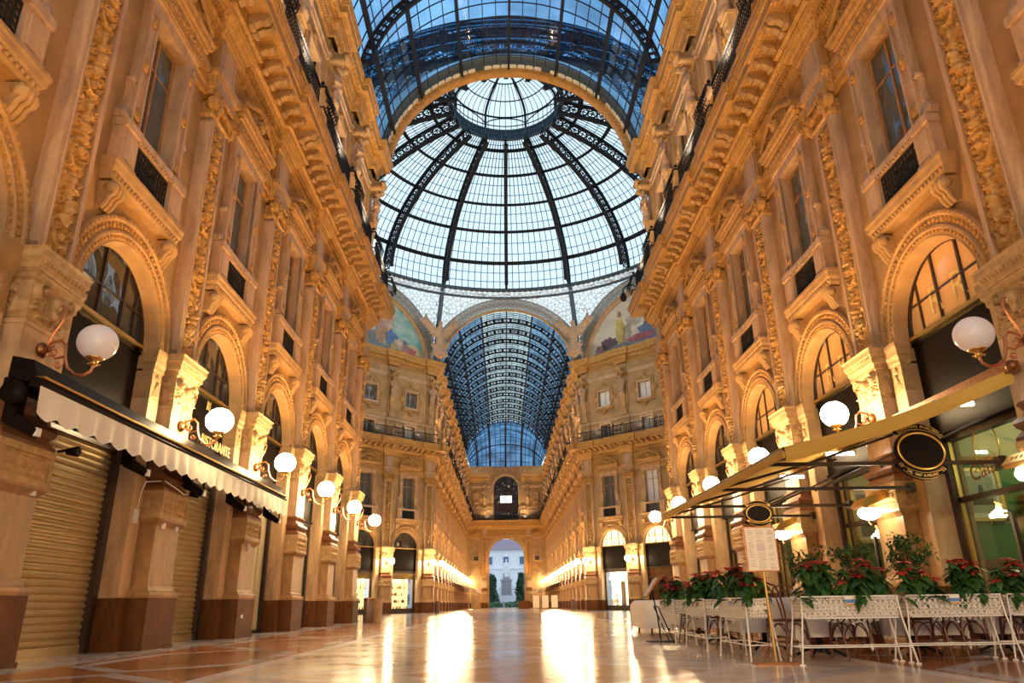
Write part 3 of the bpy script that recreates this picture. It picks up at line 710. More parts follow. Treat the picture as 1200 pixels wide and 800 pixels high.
# far gallery: first two bays with parts, the rest as single meshes
fl={}
for nm,p in (('pilaster',pil),('arched_window',arch_d),('balcony_window',balw),('attic_window',att),('balcony_door_opening',bdoor),('herm_statue',herm),('balcony_railing',rail)):
    fl[nm]=flat(p,nm); 
    if nm.endswith(('window','opening')): fl[nm]['kind']='thing'
for key,fn in (('FL',NL),('FR',NR)):
    where=SIDE[key][1]
    for i,p in enumerate(PF):
        full=i<2
        put(pil if full else fl['pilaster'],fn(p),f'tiny carved pilaster on the {where}, {ORD[i]} beyond the dome','pilasters of the far gallery')
        put(herm if full else fl['herm_statue'],fn(p),f'tiny herm statue on the {where}, {ORD[i]} beyond the dome','herms of the far gallery')
    for i,b in enumerate(BF):
        full=i<2; T=fn(b)
        for nm,p,txt in (('arched_window',arch_d,'tiny dark arched shop window'),('balcony_window',balw,'tiny balcony window with pediment'),('attic_window',att,'tiny attic window'),('balcony_door_opening',bdoor,'tiny glazed balcony door'),('balcony_railing',rail,'stretch of black iron railing')):
            put(p if full else fl[nm],T,f'{txt} on the {where}, {ORD[i]} beyond the dome',nm.replace('_',' ')+' row of the far gallery')
# end wall
E_=frame(0,YE,180); sc=Matrix.Diagonal((.62,1,1,1))
for s,w in ((1,'shuttered-shop'),(-1,'café')):
    T=E_@Matrix.Translation((s*5.65,0,0))
    for nm,txt in (('arched_window','small arched window'),('balcony_window','narrow balcony window'),('attic_window','attic window'),('balcony_door_opening','balcony door')):
        put(fl[nm],T@sc,f'{txt} on the end wall at the {w} side of the great arch')
    put(fl['pilaster'],E_@Matrix.Translation((s*4.1,0,0)),f'pilaster of the end wall at the {w} side of the great arch'); put(fl['herm_statue'],E_@Matrix.Translation((s*4.1,0,0)),f'herm statue of the end wall at the {w} side of the big upper window')
for k in (-1,0,1): put(fl['balcony_railing'],E_@Matrix.Translation((k*4.7,0,0)),('iron railing across the end wall, '+('middle stretch','stretch by the shuttered-shop side','stretch by the café side')[(k)%3]))
m=MB(); m.band([(.75,-.02),(.75,.12),(.6,.16),(.4,.12),(.3,.16),(.12,.14),(0,.1),(0,-.2)],3.28,0,PI,40,0,9.02)
for s in (-1,1): m.box(*sorted((s*3.28,s*4.0)),-.3,.1,0,9.02)
t=m.build('entrance_archway',M['stone']); t.matrix_world=E_; tag(t,'great stone archway in the end wall opening onto the piazza','archway')
t=thing('arched_upper_window','big arched window above the great archway with a bright pane','arched window',kind='thing'); t.matrix_world=E_
m=MB(); m.band([(.5,-.02),(.5,.12),(.4,.15),(.15,.12),(0,.08),(0,-.5)],2.35,0,PI,36,0,21.5)
for s in (-1,1): m.box(*sorted((s*2.35,s*2.85)),-.1,.12,15.45,21.5)
m.build('surround',M['stone'],t)
m=MB()
for u in (-1.2,0,1.2): m.box(u-.06,u+.06,-.5,-.4,15.5,21.5+math.sqrt(2.35**2-u*u))
for z in (17.4,18.6,20.9): m.box(-2.35,2.35,-.52,-.4,z-.14,z+.14)
m.box(-2.35,2.35,-.52,-.42,17.4,18.5); m.build('window_frame',M['darkframe'],t)
m=MB(); n=24; m.extr([(-2.34,15.5)]+[(2.34*math.cos(PI-PI*i/n),21.5+2.34*math.sin(PI-PI*i/n)) for i in range(n+1)]+[(2.34,15.5)],-.03,0,'y',-.47); m.build('glass',M['darkglass'],t)
m=MB()
for u0,u1,z0,z1 in ((-1.1,-.06,18.75,20.1),(.06,1.1,18.75,20.1)): m.box(u0,u1,-.46,-.44,z0,z1)
m.build('bright_pane',mat('daylit_pane',(.8,.9,.95),.5,emit=1.2,ecol=(.85,.95,1)),t)
M['latdark']=mat('slate_lattice',(.34,.36,.36),.6)
M['archlat']=mat('pale_lattice_band',(.88,.90,.87),.6)
# ------------------------------------------------------------------ glass vaults
VR=7.06; VZ=22.94; A0=math.radians(10.5)
def vpt(a,y,r=VR): return (r*math.cos(a),y,VZ+r*math.sin(a))
def vault(name,label,y0,y1,trusses,step,end_hip=False):
    t=thing(name,label,'glass vault')
    a1=PI-A0; purl=[PI/2+math.radians(23*k) for k in (-3,-2,-1,0,1,2,3)]
    for y in trusses:
        m=MB(); n=56
        for (r0,r1,hw) in ((VR-.55,VR-.45,.10),(VR-.10,VR-.02,.10)):
            m.band([(r0-VR,-hw),(r0-VR,hw),(r1-VR,hw),(r1-VR,-hw),(r0-VR,-hw)],VR,A0,a1,n,0,VZ)
        k=42
        for i in range(k+1):
            a=A0+(a1-A0)*i/k; m.T=Matrix.Translation((0,0,VZ))@Matrix.Rotation(-a,4,'Y'); w=.05 if i%2 else .13
            m.box(VR-.5,VR-.06,-.05,.05,-w,w)
            if i%2==0 and i<k:
                pass
        m.T=Matrix.Translation((0,y,0)); vs=m.v; m.T=None
        m.v=[(v[0],v[1]+y,v[2]) for v in m.v]
        m.build('arched_truss',M['iron'],t)
    for a in purl:
        m=MB(); p=vpt(a,0,VR-.14); d=Vector((math.cos(a),0,math.sin(a))); e=Vector((-math.sin(a),0,math.cos(a)))
        vs=[];
        for y in (y0,y1):
            for (dr,de) in ((-.12,-.06),(-.12,.06),(.12,.06),(.12,-.06)): q=Vector(p)+d*dr+e*de; vs.append((q.x,y,q.z))
        m.add(vs,[(0,1,5,4),(1,2,6,5),(2,3,7,6),(3,0,4,7),(0,3,2,1),(4,5,6,7)]); m.build('purlin',M['iron'],t)
    m=MB()
    for k in range(-13,14):
        a=PI/2+math.radians(5.75*k)
        if abs(a-PI/2)>PI/2-A0 or k%4==0: continue
        p=vpt(a,0); m.box(p[0]-.022,p[0]+.022,y0,y1,p[2]-.05,p[2])
    yy=y0+step
    while yy<y1-.05:
        hb=.022 if step>.5 else .04; m.band([(-.05,yy-hb),(-.05,yy+hb),(0,yy+hb),(0,yy-hb),(-.05,yy-hb)],VR,A0,a1,36,0,VZ); yy+=step
    m.build('glazing_bars',M['iron'],t)
    for nm,aa,mm in (('side_glass',(A0,PI/2-math.radians(23)),'vaultside' if end_hip else 'vaultglass'),('ridge_glass',(PI/2-math.radians(23),PI/2+math.radians(23)),'vaultclear' if end_hip else 'vaultglass'),('side_glass',(PI/2+math.radians(23),a1),'vaultside' if end_hip else 'vaultglass')):
        m=MB(); m.band([(.015,y0),(.015,y1)],VR,aa[0],aa[1],14,0,VZ,smooth=True); m.build(nm,M[mm],t)
    return t
nv=vault('glass_vault','barrel vault of blue glass and black iron over the nearer gallery',-12,YN-.2,[27-4.8*k for k in range(0,8)],.96)
fv=vault('glass_vault','long barrel vault of blue glass seen beneath the dome, over the far gallery',YF+.2,120.5,[YF+2.2+3.3*k for k in range(0,15)],.50,True)
# decorated rib where the nearer vault meets the dome
t=thing('vault_end_arch','gilt and slate arch with pale cartouches where the nearer vault meets the dome','arch rib')
m=MB(); m.band([(-.42,34.15),(-.42,34.55),(-.05,34.55)],VR,A0,PI-A0,48,0,VZ); m.band([(-.42,34.15),(-.10,34.10),(-.10,34.2)],VR,A0,PI-A0,48,0,VZ)
for i in range(64):
    a=A0+(PI-2*A0)*(i+.5)/64; m.T=Matrix.Translation((0,0,VZ))@Matrix.Rotation(-a,4,'Y'); m.box(VR-.40,VR-.13,34.05,34.2,-.13,.13); m.ball((VR-.26,34.04,0),(.07,.03,.07),8,0,4); m.T=None
m.build('gilt_band',M['ornament'],t)
m=MB(); m.band([(-.12,34.2),(-.12,33.7),(-.02,33.66),(-.02,33.2)],VR,A0,PI-A0,48,0,VZ)
for i in range(40):
    if i%8==7: continue
    a=A0+(PI-2*A0)*(i+.5)/40; m.T=Matrix.Translation((0,0,VZ))@Matrix.Rotation(-a,4,'Y'); m.box(VR-.15,VR-.11,33.78,34.08,-.17,.17,1); m.box(VR-.15,VR-.11,33.84,34.02,-.21,.21,1); m.T=None
m.build('cartouche_band',[M['blueiron'],M['archlat']],t)
# hipped glass end of the far vault
t=thing('hipped_glass_end','half-dome of blue glass closing the far vault above the end wall','glass half-dome')
m=MB(); n=18;k=10; vs=[];fs=[]
P=lambda i,j:(VR*math.cos(A0+(PI-2*A0)*i/n)*1.0, 132.9+7.0*math.sin(PI/2*j/k)*math.sin(PI*i/n)**.6, VZ+VR*math.sin(A0+(PI-2*A0)*i/n)*math.cos(PI/2*j/k)**.8*(1-.0)+ (2.4*math.sin(PI/2*j/k)))
def hp(a,b):   # a: across 0..1, b: 0 vault edge .. 1 wall
    th=A0+(PI-2*A0)*a; x=VR*math.cos(th); ph=PI/2*b
    z=VZ+VR*math.sin(th)*math.cos(ph)+ (2.55*math.sin(ph))
    return (x,120.5+19.3*math.sin(ph),z)
for i in range(n+1):
    for j in range(k+1): vs.append(hp(i/n,j/k))
m.add(vs,[(i*(k+1)+j,(i+1)*(k+1)+j,(i+1)*(k+1)+j+1,i*(k+1)+j+1) for i in range(n) for j in range(k)],0,True); m.build('glass',M['hipglass'],t)
for a in (.18,.34,.5,.66,.82):
    m=MB(); m.tube([hp(a,j/12) for j in range(13)],.17,6); m.build('rib',M['iron'],t)
m=MB()
for a in [i/20 for i in range(1,20)]: m.tube([hp(a,j/10) for j in range(11)],.05,4)
for b in (.15,.3,.45,.6,.75,.9): m.tube([hp(i/20,b) for i in range(21)],.05 if b!=.6 else .10,4)
m.build('glazing_bars',M['iron'],t)

# ------------------------------------------------------------------ octagon: arch rings, lunettes, pendentives
def latt_mat():
    m,nt,b=_new('white_iron_lattice'); b.inputs['Roughness'].default_value=.55
    tc=nt.nodes.new('ShaderNodeTexCoord'); v=nt.nodes.new('ShaderNodeTexVoronoi'); v.feature='DISTANCE_TO_EDGE'; v.inputs['Scale'].default_value=2.6; v.inputs['Randomness'].default_value=.55
    v2=nt.nodes.new('ShaderNodeTexVoronoi'); v2.feature='DISTANCE_TO_EDGE'; v2.inputs['Scale'].default_value=7; v2.inputs['Randomness'].default_value=.4
    mn=nt.nodes.new('ShaderNodeMath'); mn.operation='MINIMUM'; ml=nt.nodes.new('ShaderNodeMath'); ml.operation='MULTIPLY'; ml.inputs[1].default_value=1.6
    r=nt.nodes.new('ShaderNodeMath'); r.operation='GREATER_THAN'; r.inputs[1].default_value=.055
    nt.links.new(tc.outputs['Object'],v.inputs['Vector']); nt.links.new(tc.outputs['Object'],v2.inputs['Vector']); nt.links.new(v2.outputs['Distance'],ml.inputs[0])
    nt.links.new(v.outputs['Distance'],mn.inputs[0]); nt.links.new(ml.outputs[0],mn.inputs[1]); nt.links.new(mn.outputs[0],r.inputs[0])
    tr=nt.nodes.new('ShaderNodeBsdfTransparent'); tr.inputs['Color'].default_value=(.88,.95,.98,1); mx=nt.nodes.new('ShaderNodeMixShader')
    b.inputs['Base Color'].default_value=(.55,.62,.64,1)
    nt.links.new(r.outputs[0],mx.inputs[0]); nt.links.new(b.outputs[0],mx.inputs[1]); nt.links.new(tr.outputs[0],mx.inputs[2]); nt.links.new(mx.outputs[0],nt.nodes['Material Output'].inputs[0])
    return m
M['lattice']=latt_mat()
OC=(0,(YN+YF)/2)                                      # octagon centre
def face(i): return Matrix.Translation((OC[0],OC[1],0))@Matrix.Rotation(i*PI/4,4,'Z')@Matrix.Translation((0,18.35,0))@Matrix.Rotation(PI,4,'Z')
# face 0 = far gallery, 1 / 7 = far angled facades, 2 / 6 = transepts, 3 / 5 near angled, 4 = near gallery
FN={0:'over the mouth of the far gallery',1:'over the mural beyond the shuttered shops',7:'over the mural beyond the café',4:'over the mouth of the nearer gallery',2:'over the shuttered-shop transept',6:'over the café transept',3:'over the hidden angled facade by the shuttered shops',5:'over the hidden angled facade by the café'}
RI,RO=VR,8.42
for i in range(8):
    t=thing('lattice_arch',f'pale iron lattice arch with rosettes {FN[i]}','lattice arch'); t.matrix_world=face(i)
    amax=PI/2-math.asin(7.45/RO)
    m=MB(); a0=math.acos(7.5/RO); n=40
    m.band([(-.12,-.02),(-.12,.14),(0,.16),(.06,.14),(.06,-.3)],RI,A0,PI-A0,n,0,VZ); m.build('gilded_rim',M['ornament'],t)
    m=MB(); m.band([(1.22,-.05),(1.22,.08),(1.36,.08),(1.36,-.05)],RI,math.acos(7.6/RO),PI-math.acos(7.6/RO),n,0,VZ); m.band([(.06,-.04),(.06,.06),(.18,.06),(.18,-.04)],RI,A0,PI-A0,n,0,VZ)
    k=30
    for j in range(k+1):
        a=A0+(PI-2*A0)*j/k; m.T=Matrix.Translation((0,0,VZ))@Matrix.Rotation(-a,4,'Y')
        for (rr,rc,tk) in ((.40,.70,.04),(.20,.70,.04)):
            pts=[(RI+rc+rr*math.cos(q*PI/6),.02,rr*math.sin(q*PI/6)) for q in range(12)]
            if abs((RI+1.2)*math.cos(a))<7.9: m.tube(pts,tk,5,0,True)
        for q in range(4):
            b=q*PI/4; 
            if abs((RI+1.2)*math.cos(a))<7.9: m.tube([(RI+.7+.22*math.cos(b),.02,.22*math.sin(b)),(RI+.7-.22*math.cos(b),.02,-.22*math.sin(b))],.025,4)
        w=(PI-2*A0)/k/2; m.T=Matrix.Translation((0,0,VZ))@Matrix.Rotation(-(a+w),4,'Y')
        if abs((RI+1.2)*math.cos(a+w))<7.9:
            m.tube([(RI+.2,.02,-.2),(RI+1.2,.02,.2)],.018,4); m.tube([(RI+.2,.02,.2),(RI+1.2,.02,-.2)],.018,4)
    m.T=None; m.build('lattice_band',M['latdark'],t)
    # pale back plate behind the lattice on the near side of the arch
    m=MB(); m.band([(.05,-.08),(1.3,-.08)],RI,math.acos(7.6/(RI+.6)),PI-math.acos(7.6/(RI+.6)),n,0,VZ); m.build('backing',mat('backing_grey',(.80,.83,.80),.7) if i==0 else bpy.data.materials['backing_grey'],t)
# pendentive glazing between arches and the dome ring
RD=17.3; ZD=31.9
for i in range(8):
    m=MB(); n=28; rows=6; vs=[]
    for j in range(n+1):
        u=-7.6+15.2*j/n; zb=VZ+math.sqrt(max(RO*RO-u*u,0)); az=math.atan2(u,18.35)
        top=Vector((RD*math.sin(az),18.35-RD*math.cos(az),ZD-.4)); bot=Vector((u,0,min(zb,31.35)))
        for r in range(rows+1): q=bot.lerp(top,r/rows); vs.append(tuple(q))
    m.add(vs,[(j*(rows+1)+r,(j+1)*(rows+1)+r,(j+1)*(rows+1)+r+1,j*(rows+1)+r+1) for j in range(n) for r in range(rows)],0,True)
    o=m.build('pendentive_window',M['lattice']); o.matrix_world=face(i); tag(o,f'white hexagon-patterned pendentive glazing {FN[i].replace("over","above the arch over")}'.replace('above the arch over the mouth','above the mouth'),'pendentive glazing',kind='thing')
for i in range(8):
    a=(i+.5)*PI/4; x,y=19.7*math.sin(-a),19.7*math.cos(a)
    m=MB(); p0=Vector((OC[0]+x*.985,OC[1]+y*.985,24.1)); p1=Vector((OC[0]+RD*math.sin(-a),OC[1]+RD*math.cos(a),ZD-.2)); m.tube([p0,p0.lerp(p1,.4)+Vector((0,0,.7)),p1],.24,8)
    o=m.build('corner_rib',M['blueiron']); tag(o,f"slate iron rib up to the dome ring from the octagon's {('far shuttered-side','inner shuttered-side','outer shuttered-side','near shuttered-side','near café-side','outer café-side','inner café-side','far café-side')[i]} corner",'iron rib')
# ------------------------------------------------------------------ dome
DB=10.95
def dp(t,az,dr=0.): 
    r=(RD-dr)*math.cos(t); return (OC[0]+r*math.sin(az),OC[1]+r*math.cos(az),ZD+(DB-dr)*math.sin(t))
TT=math.radians(73.4)
RINGS=[math.radians(x) for x in (14.4,30.4,43.1,56,67.0)]
t=thing('glass_dome','great glass and iron dome over the crossing','glass dome')
for i in range(16):
    az=i*PI/8; m=MB(); n=34; hw=.13
    for d0,d1 in ((.02,.18),(1.24,1.45)):
        vs=[]
        for j in range(n+1):
            tt=TT*j/n; tx=Vector((math.cos(az),-math.sin(az),0))*hw
            for dr,s in ((d0,-1),(d0,1),(d1,1),(d1,-1)): vs.append(tuple(Vector(dp(tt,az,dr))+tx*s*(1.4 if d0>.5 else 1)))
        m.add(vs,[(j*4+q,j*4+(q+1)%4,(j+1)*4+(q+1)%4,(j+1)*4+q) for j in range(n) for q in range(4)])
    k=24
    for j in range(k):
        tt=TT*(j+.5)/k; c=Vector(dp(tt,az,.71)); rad=(Vector(dp(tt,az,0))-Vector(dp(tt,az,1))).normalized(); tan=(Vector(dp(tt+.01,az,.71))-Vector(dp(tt-.01,az,.71))).normalized()
        R_=.40
        m.tube([c+rad*R_*math.cos(q*PI/5)+tan*R_*math.sin(q*PI/5) for q in range(10)],.07,5,0,True)
        m.tube([c+rad*.55+tan*.45,c-rad*.55+tan*.45],.05,4); m.tube([c-rad*.22,c+rad*.22],.06,4); m.tube([c-tan*.22,c+tan*.22],.06,4)
    m.build('rib',M['iron'],t)
for tt in RINGS:
    m=MB()
    for dr,tk in ((.12,.14),(.48,.10)): m.tube([dp(tt+ (dr*.02),2*PI*j/96,dr) for j in range(96)],tk,6,0,True)
    for j in range(160): m.tube([dp(tt,2*PI*j/160,.12),dp(tt+.01,2*PI*j/160,.48)],.05,4,caps=False)
    m.build('ring',M['iron'],t)
m=MB()
for j in range(160):
    if j%10==0: continue
    az=2*PI*j/160; m.tube([dp(TT*q/14,az,.05) for q in range(15)],.036,4,caps=False)
ks=[0.]+RINGS+[TT]
m.build('glazing_bars',M['iron'],t)
m=MB()
for a,b in zip(ks,ks[1:]):
    for f in (.33,.67): m.tube([dp(a+(b-a)*f,2*PI*j/80,.03) for j in range(80)],.045,4,0,True)
m.build('glass_laps',mat('pale_blue_lap',(.10,.50,.80),.4),t)
m=MB(); n=96; rows=18; vs=[dp(TT*r/rows,2*PI*j/n) for r in range(rows+1) for j in range(n)]
m.add(vs,[(r*n+j,r*n+(j+1)%n,(r+1)*n+(j+1)%n,(r+1)*n+j) for r in range(rows) for j in range(n)],0,True); m.build('glass',M['domeglass'],t)
m=MB(); c=(OC[0],OC[1],0)
m.lathe([(RD+.35,ZD-.15),(RD-.25,ZD-.2),(RD-.3,ZD-.02),(RD+.1,ZD+.22),(RD+.35,ZD+.2)],96,c); m.lathe([(RD+.2,ZD-1.0),(RD-.1,ZD-1.0),(RD-.1,ZD-.86),(RD+.2,ZD-.86)],96,c); m.build('base_ring',M['blueiron'],t)
m=MB()
for j in range(190):
    az=2*PI*j/190; cc=Vector((OC[0]+(RD-.05)*math.sin(az),OC[1]+(RD-.05)*math.cos(az),ZD-.52)); tn=Vector((math.cos(az),-math.sin(az),0))
    m.tube([cc+tn*.24*math.cos(q*PI/4)+Vector((0,0,.28*math.sin(q*PI/4))) for q in range(8)],.045,4,0,True)
m.build('base_lattice',M['archlat'],t)
# lantern
RO_=4.95; ZO=ZD+DB*math.sin(TT)
t=thing('dome_lantern','round glazed lantern at the top of the dome','lantern')
m=MB(); m.lathe([(RO_+.15,ZO-.55),(RO_-.1,ZO-.55),(RO_-.1,ZO-.42),(RO_+.1,ZO-.42)],64,c); m.lathe([(RO_+.15,ZO+.42),(RO_-.12,ZO+.42),(RO_-.12,ZO+.56),(RO_+.15,ZO+.56)],64,c); m.build('ring_rail',M['blueiron'],t)
m=MB()
for j in range(48):
    az=2*PI*j/48; cc=Vector((OC[0]+RO_*math.sin(az),OC[1]+RO_*math.cos(az),ZO)); tn=Vector((math.cos(az),-math.sin(az),0))
    for R_ in (.26,.12): m.tube([cc+tn*R_*math.cos(q*PI/4)+Vector((0,0,R_*1.2*math.sin(q*PI/4))) for q in range(8)],.05,4,0,True)
    for sx in (-.2,.2):
        for sz in (-.28,.28): m.ball(cc+tn*sx+Vector((0,0,sz)),.06,6,0,4)
    if j%3==0: m.T=Matrix.Translation(cc)@Matrix.Rotation(-az,4,'Z'); m.box(-.1,.1,-.06,.06,-.5,.5); m.T=None
m.build('pierced_drum',M['blueiron'],t)
m=MB(); m.lathe([(RO_+.05,ZO-.5),(RO_+.05,ZO+.5)],64,c); m.build('drum_backing',mat('drum_backing',(.05,.13,.22),.6),t)
m=MB(); ZT=ZO+2.0
m.lathe([(RO_+.05,ZO+.5),(RO_+.05,ZT)],64,c); m.lathe([(RO_*math.cos(q*PI/20)+.02,ZT+1.9*math.sin(q*PI/20)) for q in range(10)]+[(.01,ZT+1.9)],64,c); m.build('glass',M['domeglass'],t)
m=MB()
for j in range(8):
    az=2*PI*(j+.5)/8; p=lambda r,z:(OC[0]+r*math.sin(az),OC[1]+r*math.cos(az),z)
    m.tube([p(RO_,ZO+.5),p(RO_,ZT)]+[p(RO_*math.cos(q*PI/16),ZT+1.9*math.sin(q*PI/16)) for q in range(9)],.12,6)
m.build('lantern_rib',M['iron'],t)
m=MB()
for z in (ZO+1.0,ZT): m.tube([(OC[0]+RO_*math.sin(2*PI*j/64),OC[1]+RO_*math.cos(2*PI*j/64),z) for j in range(64)],.09 if z==ZT else .05,6,0,True)
for f in (.4,.7,.92): r=RO_*math.cos(f*PI/2); m.tube([(OC[0]+r*math.sin(2*PI*j/48),OC[1]+r*math.cos(2*PI*j/48),ZT+1.9*math.sin(f*PI/2)) for j in range(48)],.06,5,0,True)
for j in range(56):
    az=2*PI*j/56; m.tube([(OC[0]+RO_*math.sin(az),OC[1]+RO_*math.cos(az),ZO+.5),(OC[0]+RO_*math.sin(az),OC[1]+RO_*math.cos(az),ZT)]+[(OC[0]+RO_*math.cos(q*PI/14)*math.sin(az),OC[1]+RO_*math.cos(q*PI/14)*math.cos(az),ZT+1.9*math.sin(q*PI/14)) for q in range(1,6)],.03,4,caps=False)
for j in range(8):
    a0=2*PI*(j+.5)/8; a1=2*PI*(j+1.5)/8
    m.tube([(OC[0]+RO_*math.sin(a0+(a1-a0)*q/12),OC[1]+RO_*math.cos(a0+(a1-a0)*q/12),ZT-.9+.8*math.sin(PI*q/12)**.7) for q in range(13)],.06,5)
m.build('arcade_tracery',M['iron'],t)
# ------------------------------------------------------------------ lunette murals and eagles
def mural_mat(name,sky1,sky2,ground):
    m,nt,b=_new(name); b.inputs['Roughness'].default_value=.7
    tc=nt.nodes.new('ShaderNodeTexCoord'); n=nt.nodes.new('ShaderNodeTexNoise'); n.inputs['Scale'].default_value=.9; n.inputs['Detail'].default_value=8
    r=nt.nodes.new('ShaderNodeValToRGB'); r.color_ramp.elements[0].position=.38; r.color_ramp.elements[1].position=.64
    r.color_ramp.elements[0].color=(*sky1,1); r.color_ramp.elements[1].color=(*sky2,1)
    nt.links.new(tc.outputs['Object'],n.inputs['Vector']); nt.links.new(n.outputs['Fac'],r.inputs['Fac']); nt.links.new(r.outputs['Color'],b.inputs['Base Color']); return m
def lunette(i,label,skyc,blobs,seed):
    t=thing('lunette_mural',label,'mural'); t.matrix_world=face(i)
    rs=random.Random(seed); n=36; zb=24.25; RL=6.85
    pts=[(RL*math.cos(A0+(PI-2*A0)*j/n),VZ+RL*math.sin(A0+(PI-2*A0)*j/n)) for j in range(n+1)]
    m=MB(); m.extr(pts,.1,0,'y',-.35); m.build('painted_field',skyc,t)
    for nm,(cx,cz,rx,rz,col,k) in blobs:
        m=MB(); out=[]
        for j in range(22):
            a=2*PI*j/22; q=1+rs.uniform(-.22,.22); x=cx+rx*q*math.cos(a); z=max(zb+.02,cz+rz*q*math.sin(a))
            rr=math.hypot(x,z-VZ)
            if rr>RL-.15: x*= (RL-.15)/rr; z=VZ+(z-VZ)*(RL-.15)/rr
            out.append((x,z))
        m.extr(out,.012*k,0,'y',-.25); m.build(nm,mat('mural_paint',col,.7,var=.35,scale=2.2,detail=7),t)
    m=MB(); m.band([(.0,-.3),(.0,.02),(-.12,.05),(-.26,-.02),(-.3,-.25)],VR,A0,PI-A0,n,0,VZ); m.build('moulded_border',M['trimstone'],t)
lunette(1,'lunette mural of a teal sky over grey rocky ground with small figures',mural_mat('teal_sky_paint',(.13,.38,.42),(.42,.55,.50),0),
  [('painted_ground',(0,24.4,6.4,1.5,(.19,.24,.27),1)),('painted_shore',(-5.2,24.9,1.9,.6,(.50,.46,.28),2)),('painted_drapery',(-1.6,27.2,1.0,2.2,(.46,.36,.30),3)),('painted_figure',(-1.0,26.2,.7,1.2,(.42,.26,.18),4)),('painted_cloth',(-2.3,25.7,.8,.8,(.10,.20,.40),4)),('painted_bundle',(-3.2,25.2,.6,.55,(.50,.42,.34),5)),('painted_bundle',(-4.0,24.9,.55,.45,(.34,.20,.18),5)),('painted_bundle',(-4.9,24.7,.5,.4,(.40,.12,.12),6)),('painted_bundle',(-2.6,24.8,.5,.4,(.40,.32,.16),6))],4)
lunette(7,'lunette mural of a hazy cream sky with a robed figure in yellow among dark animals',mural_mat('cream_sky_paint',(.52,.47,.40),(.62,.58,.47),0),
  [('painted_ground',(0,24.3,6.4,1.0,(.16,.18,.20),1)),('painted_hill',(-1.6,25.6,2.0,1.4,(.12,.16,.28),2)),('painted_robe',(2.5,26.3,.55,1.5,(.46,.36,.10),4)),('painted_head',(2.5,28.0,.24,.3,(.30,.16,.10),5)),('painted_companion',(1.7,25.8,.5,1.0,(.36,.30,.24),4)),('painted_animal',(4.0,25.3,1.0,.6,(.12,.08,.10),4)),('painted_animal',(5.0,24.9,.8,.45,(.20,.12,.14),4)),('painted_carpet',(.2,25.1,1.6,.35,(.34,.10,.12),5)),('painted_tree',(.9,27.0,.9,.6,(.40,.34,.28),3))],9)
def eagle():
    t=thing('stone_eagle',cat='eagle sculpture')
    P=[('e',(0,.35,26.6),(.5,.4,.75)),('c',(0,.35,27.0),(0,.5,27.7),.34,.22),('e',(0,.58,27.85),(.22,.28,.22)),('c',(0,.75,27.85),(0,1.0,27.72),.1,.04),('e',(0,.3,25.9),(.4,.32,.5))]
    for s in (-1,1):
        P+=[('c',(s*.35,.3,26.9),(s*1.3,.25,28.0),.28,.26),('c',(s*.35,.3,26.5),(s*1.1,.25,27.2),.26,.22),('c',(s*.2,.4,26.0),(s*.3,.5,25.4),.2,.12)]
        for k in range(7):
            a=.5+.14*k; P.append(('c',(s*(.55+.11*k),.25,26.9+.14*k),(s*(.9+.24*k),.22,26.2+.36*k),.15,.08))
        for k in range(4): P.append(('c',(s*(1.25),.25,27.9),(s*(1.5+.28*k*.5),.22,28.9-.28*k),.15,.07))
    blended('body',M['statue'],P,.10,t,3)
    m=MB(); m.lathe([(0,.0),(.62,.0),(.72,.12),(.6,.26),(.5,.2),(.48,.28),(0,.34)],24,(0,.25,24.95),0,'y',sy=1.25); 
    for s in (-1,1):
        m.tube([(s*.75+p[0]*s,.4,25.4+p[1]) for p in spiral(0,0,.24,1.3,PI/2,1,22)],.09,6); m.tube([(s*.7+p[0]*s,.4,24.5+p[1]) for p in spiral(0,0,.2,1.3,-PI/2,-1,22)],.08,6)
    m.build('cartouche',M['statue'],t); return t
eg=eagle()
for i,lab in ((0,'stone eagle with spread wings over a cartouche, at the octagon corner by the teal mural'),(7,'stone eagle with spread wings over a cartouche, at the octagon corner by the cream mural')):
    a=(i+.5)*PI/4; x,y=18.25*math.sin(-a),18.25*math.cos(a)
    put(eg,Matrix.Translation((OC[0]+x,OC[1]+y,0))@Matrix.Rotation(a+PI,4,'Z'),lab,'eagles of the octagon corners')
m=MB()
for i in range(8):
    m.T=face(i); m.box(-7.7,7.7,-.75,-.02,24.15,24.3) if i in (1,7) else None
m.T=None
m.v or m.box(0,.1,0,.1,24,24.1)
struct('trim_14',m,M['plaster'])
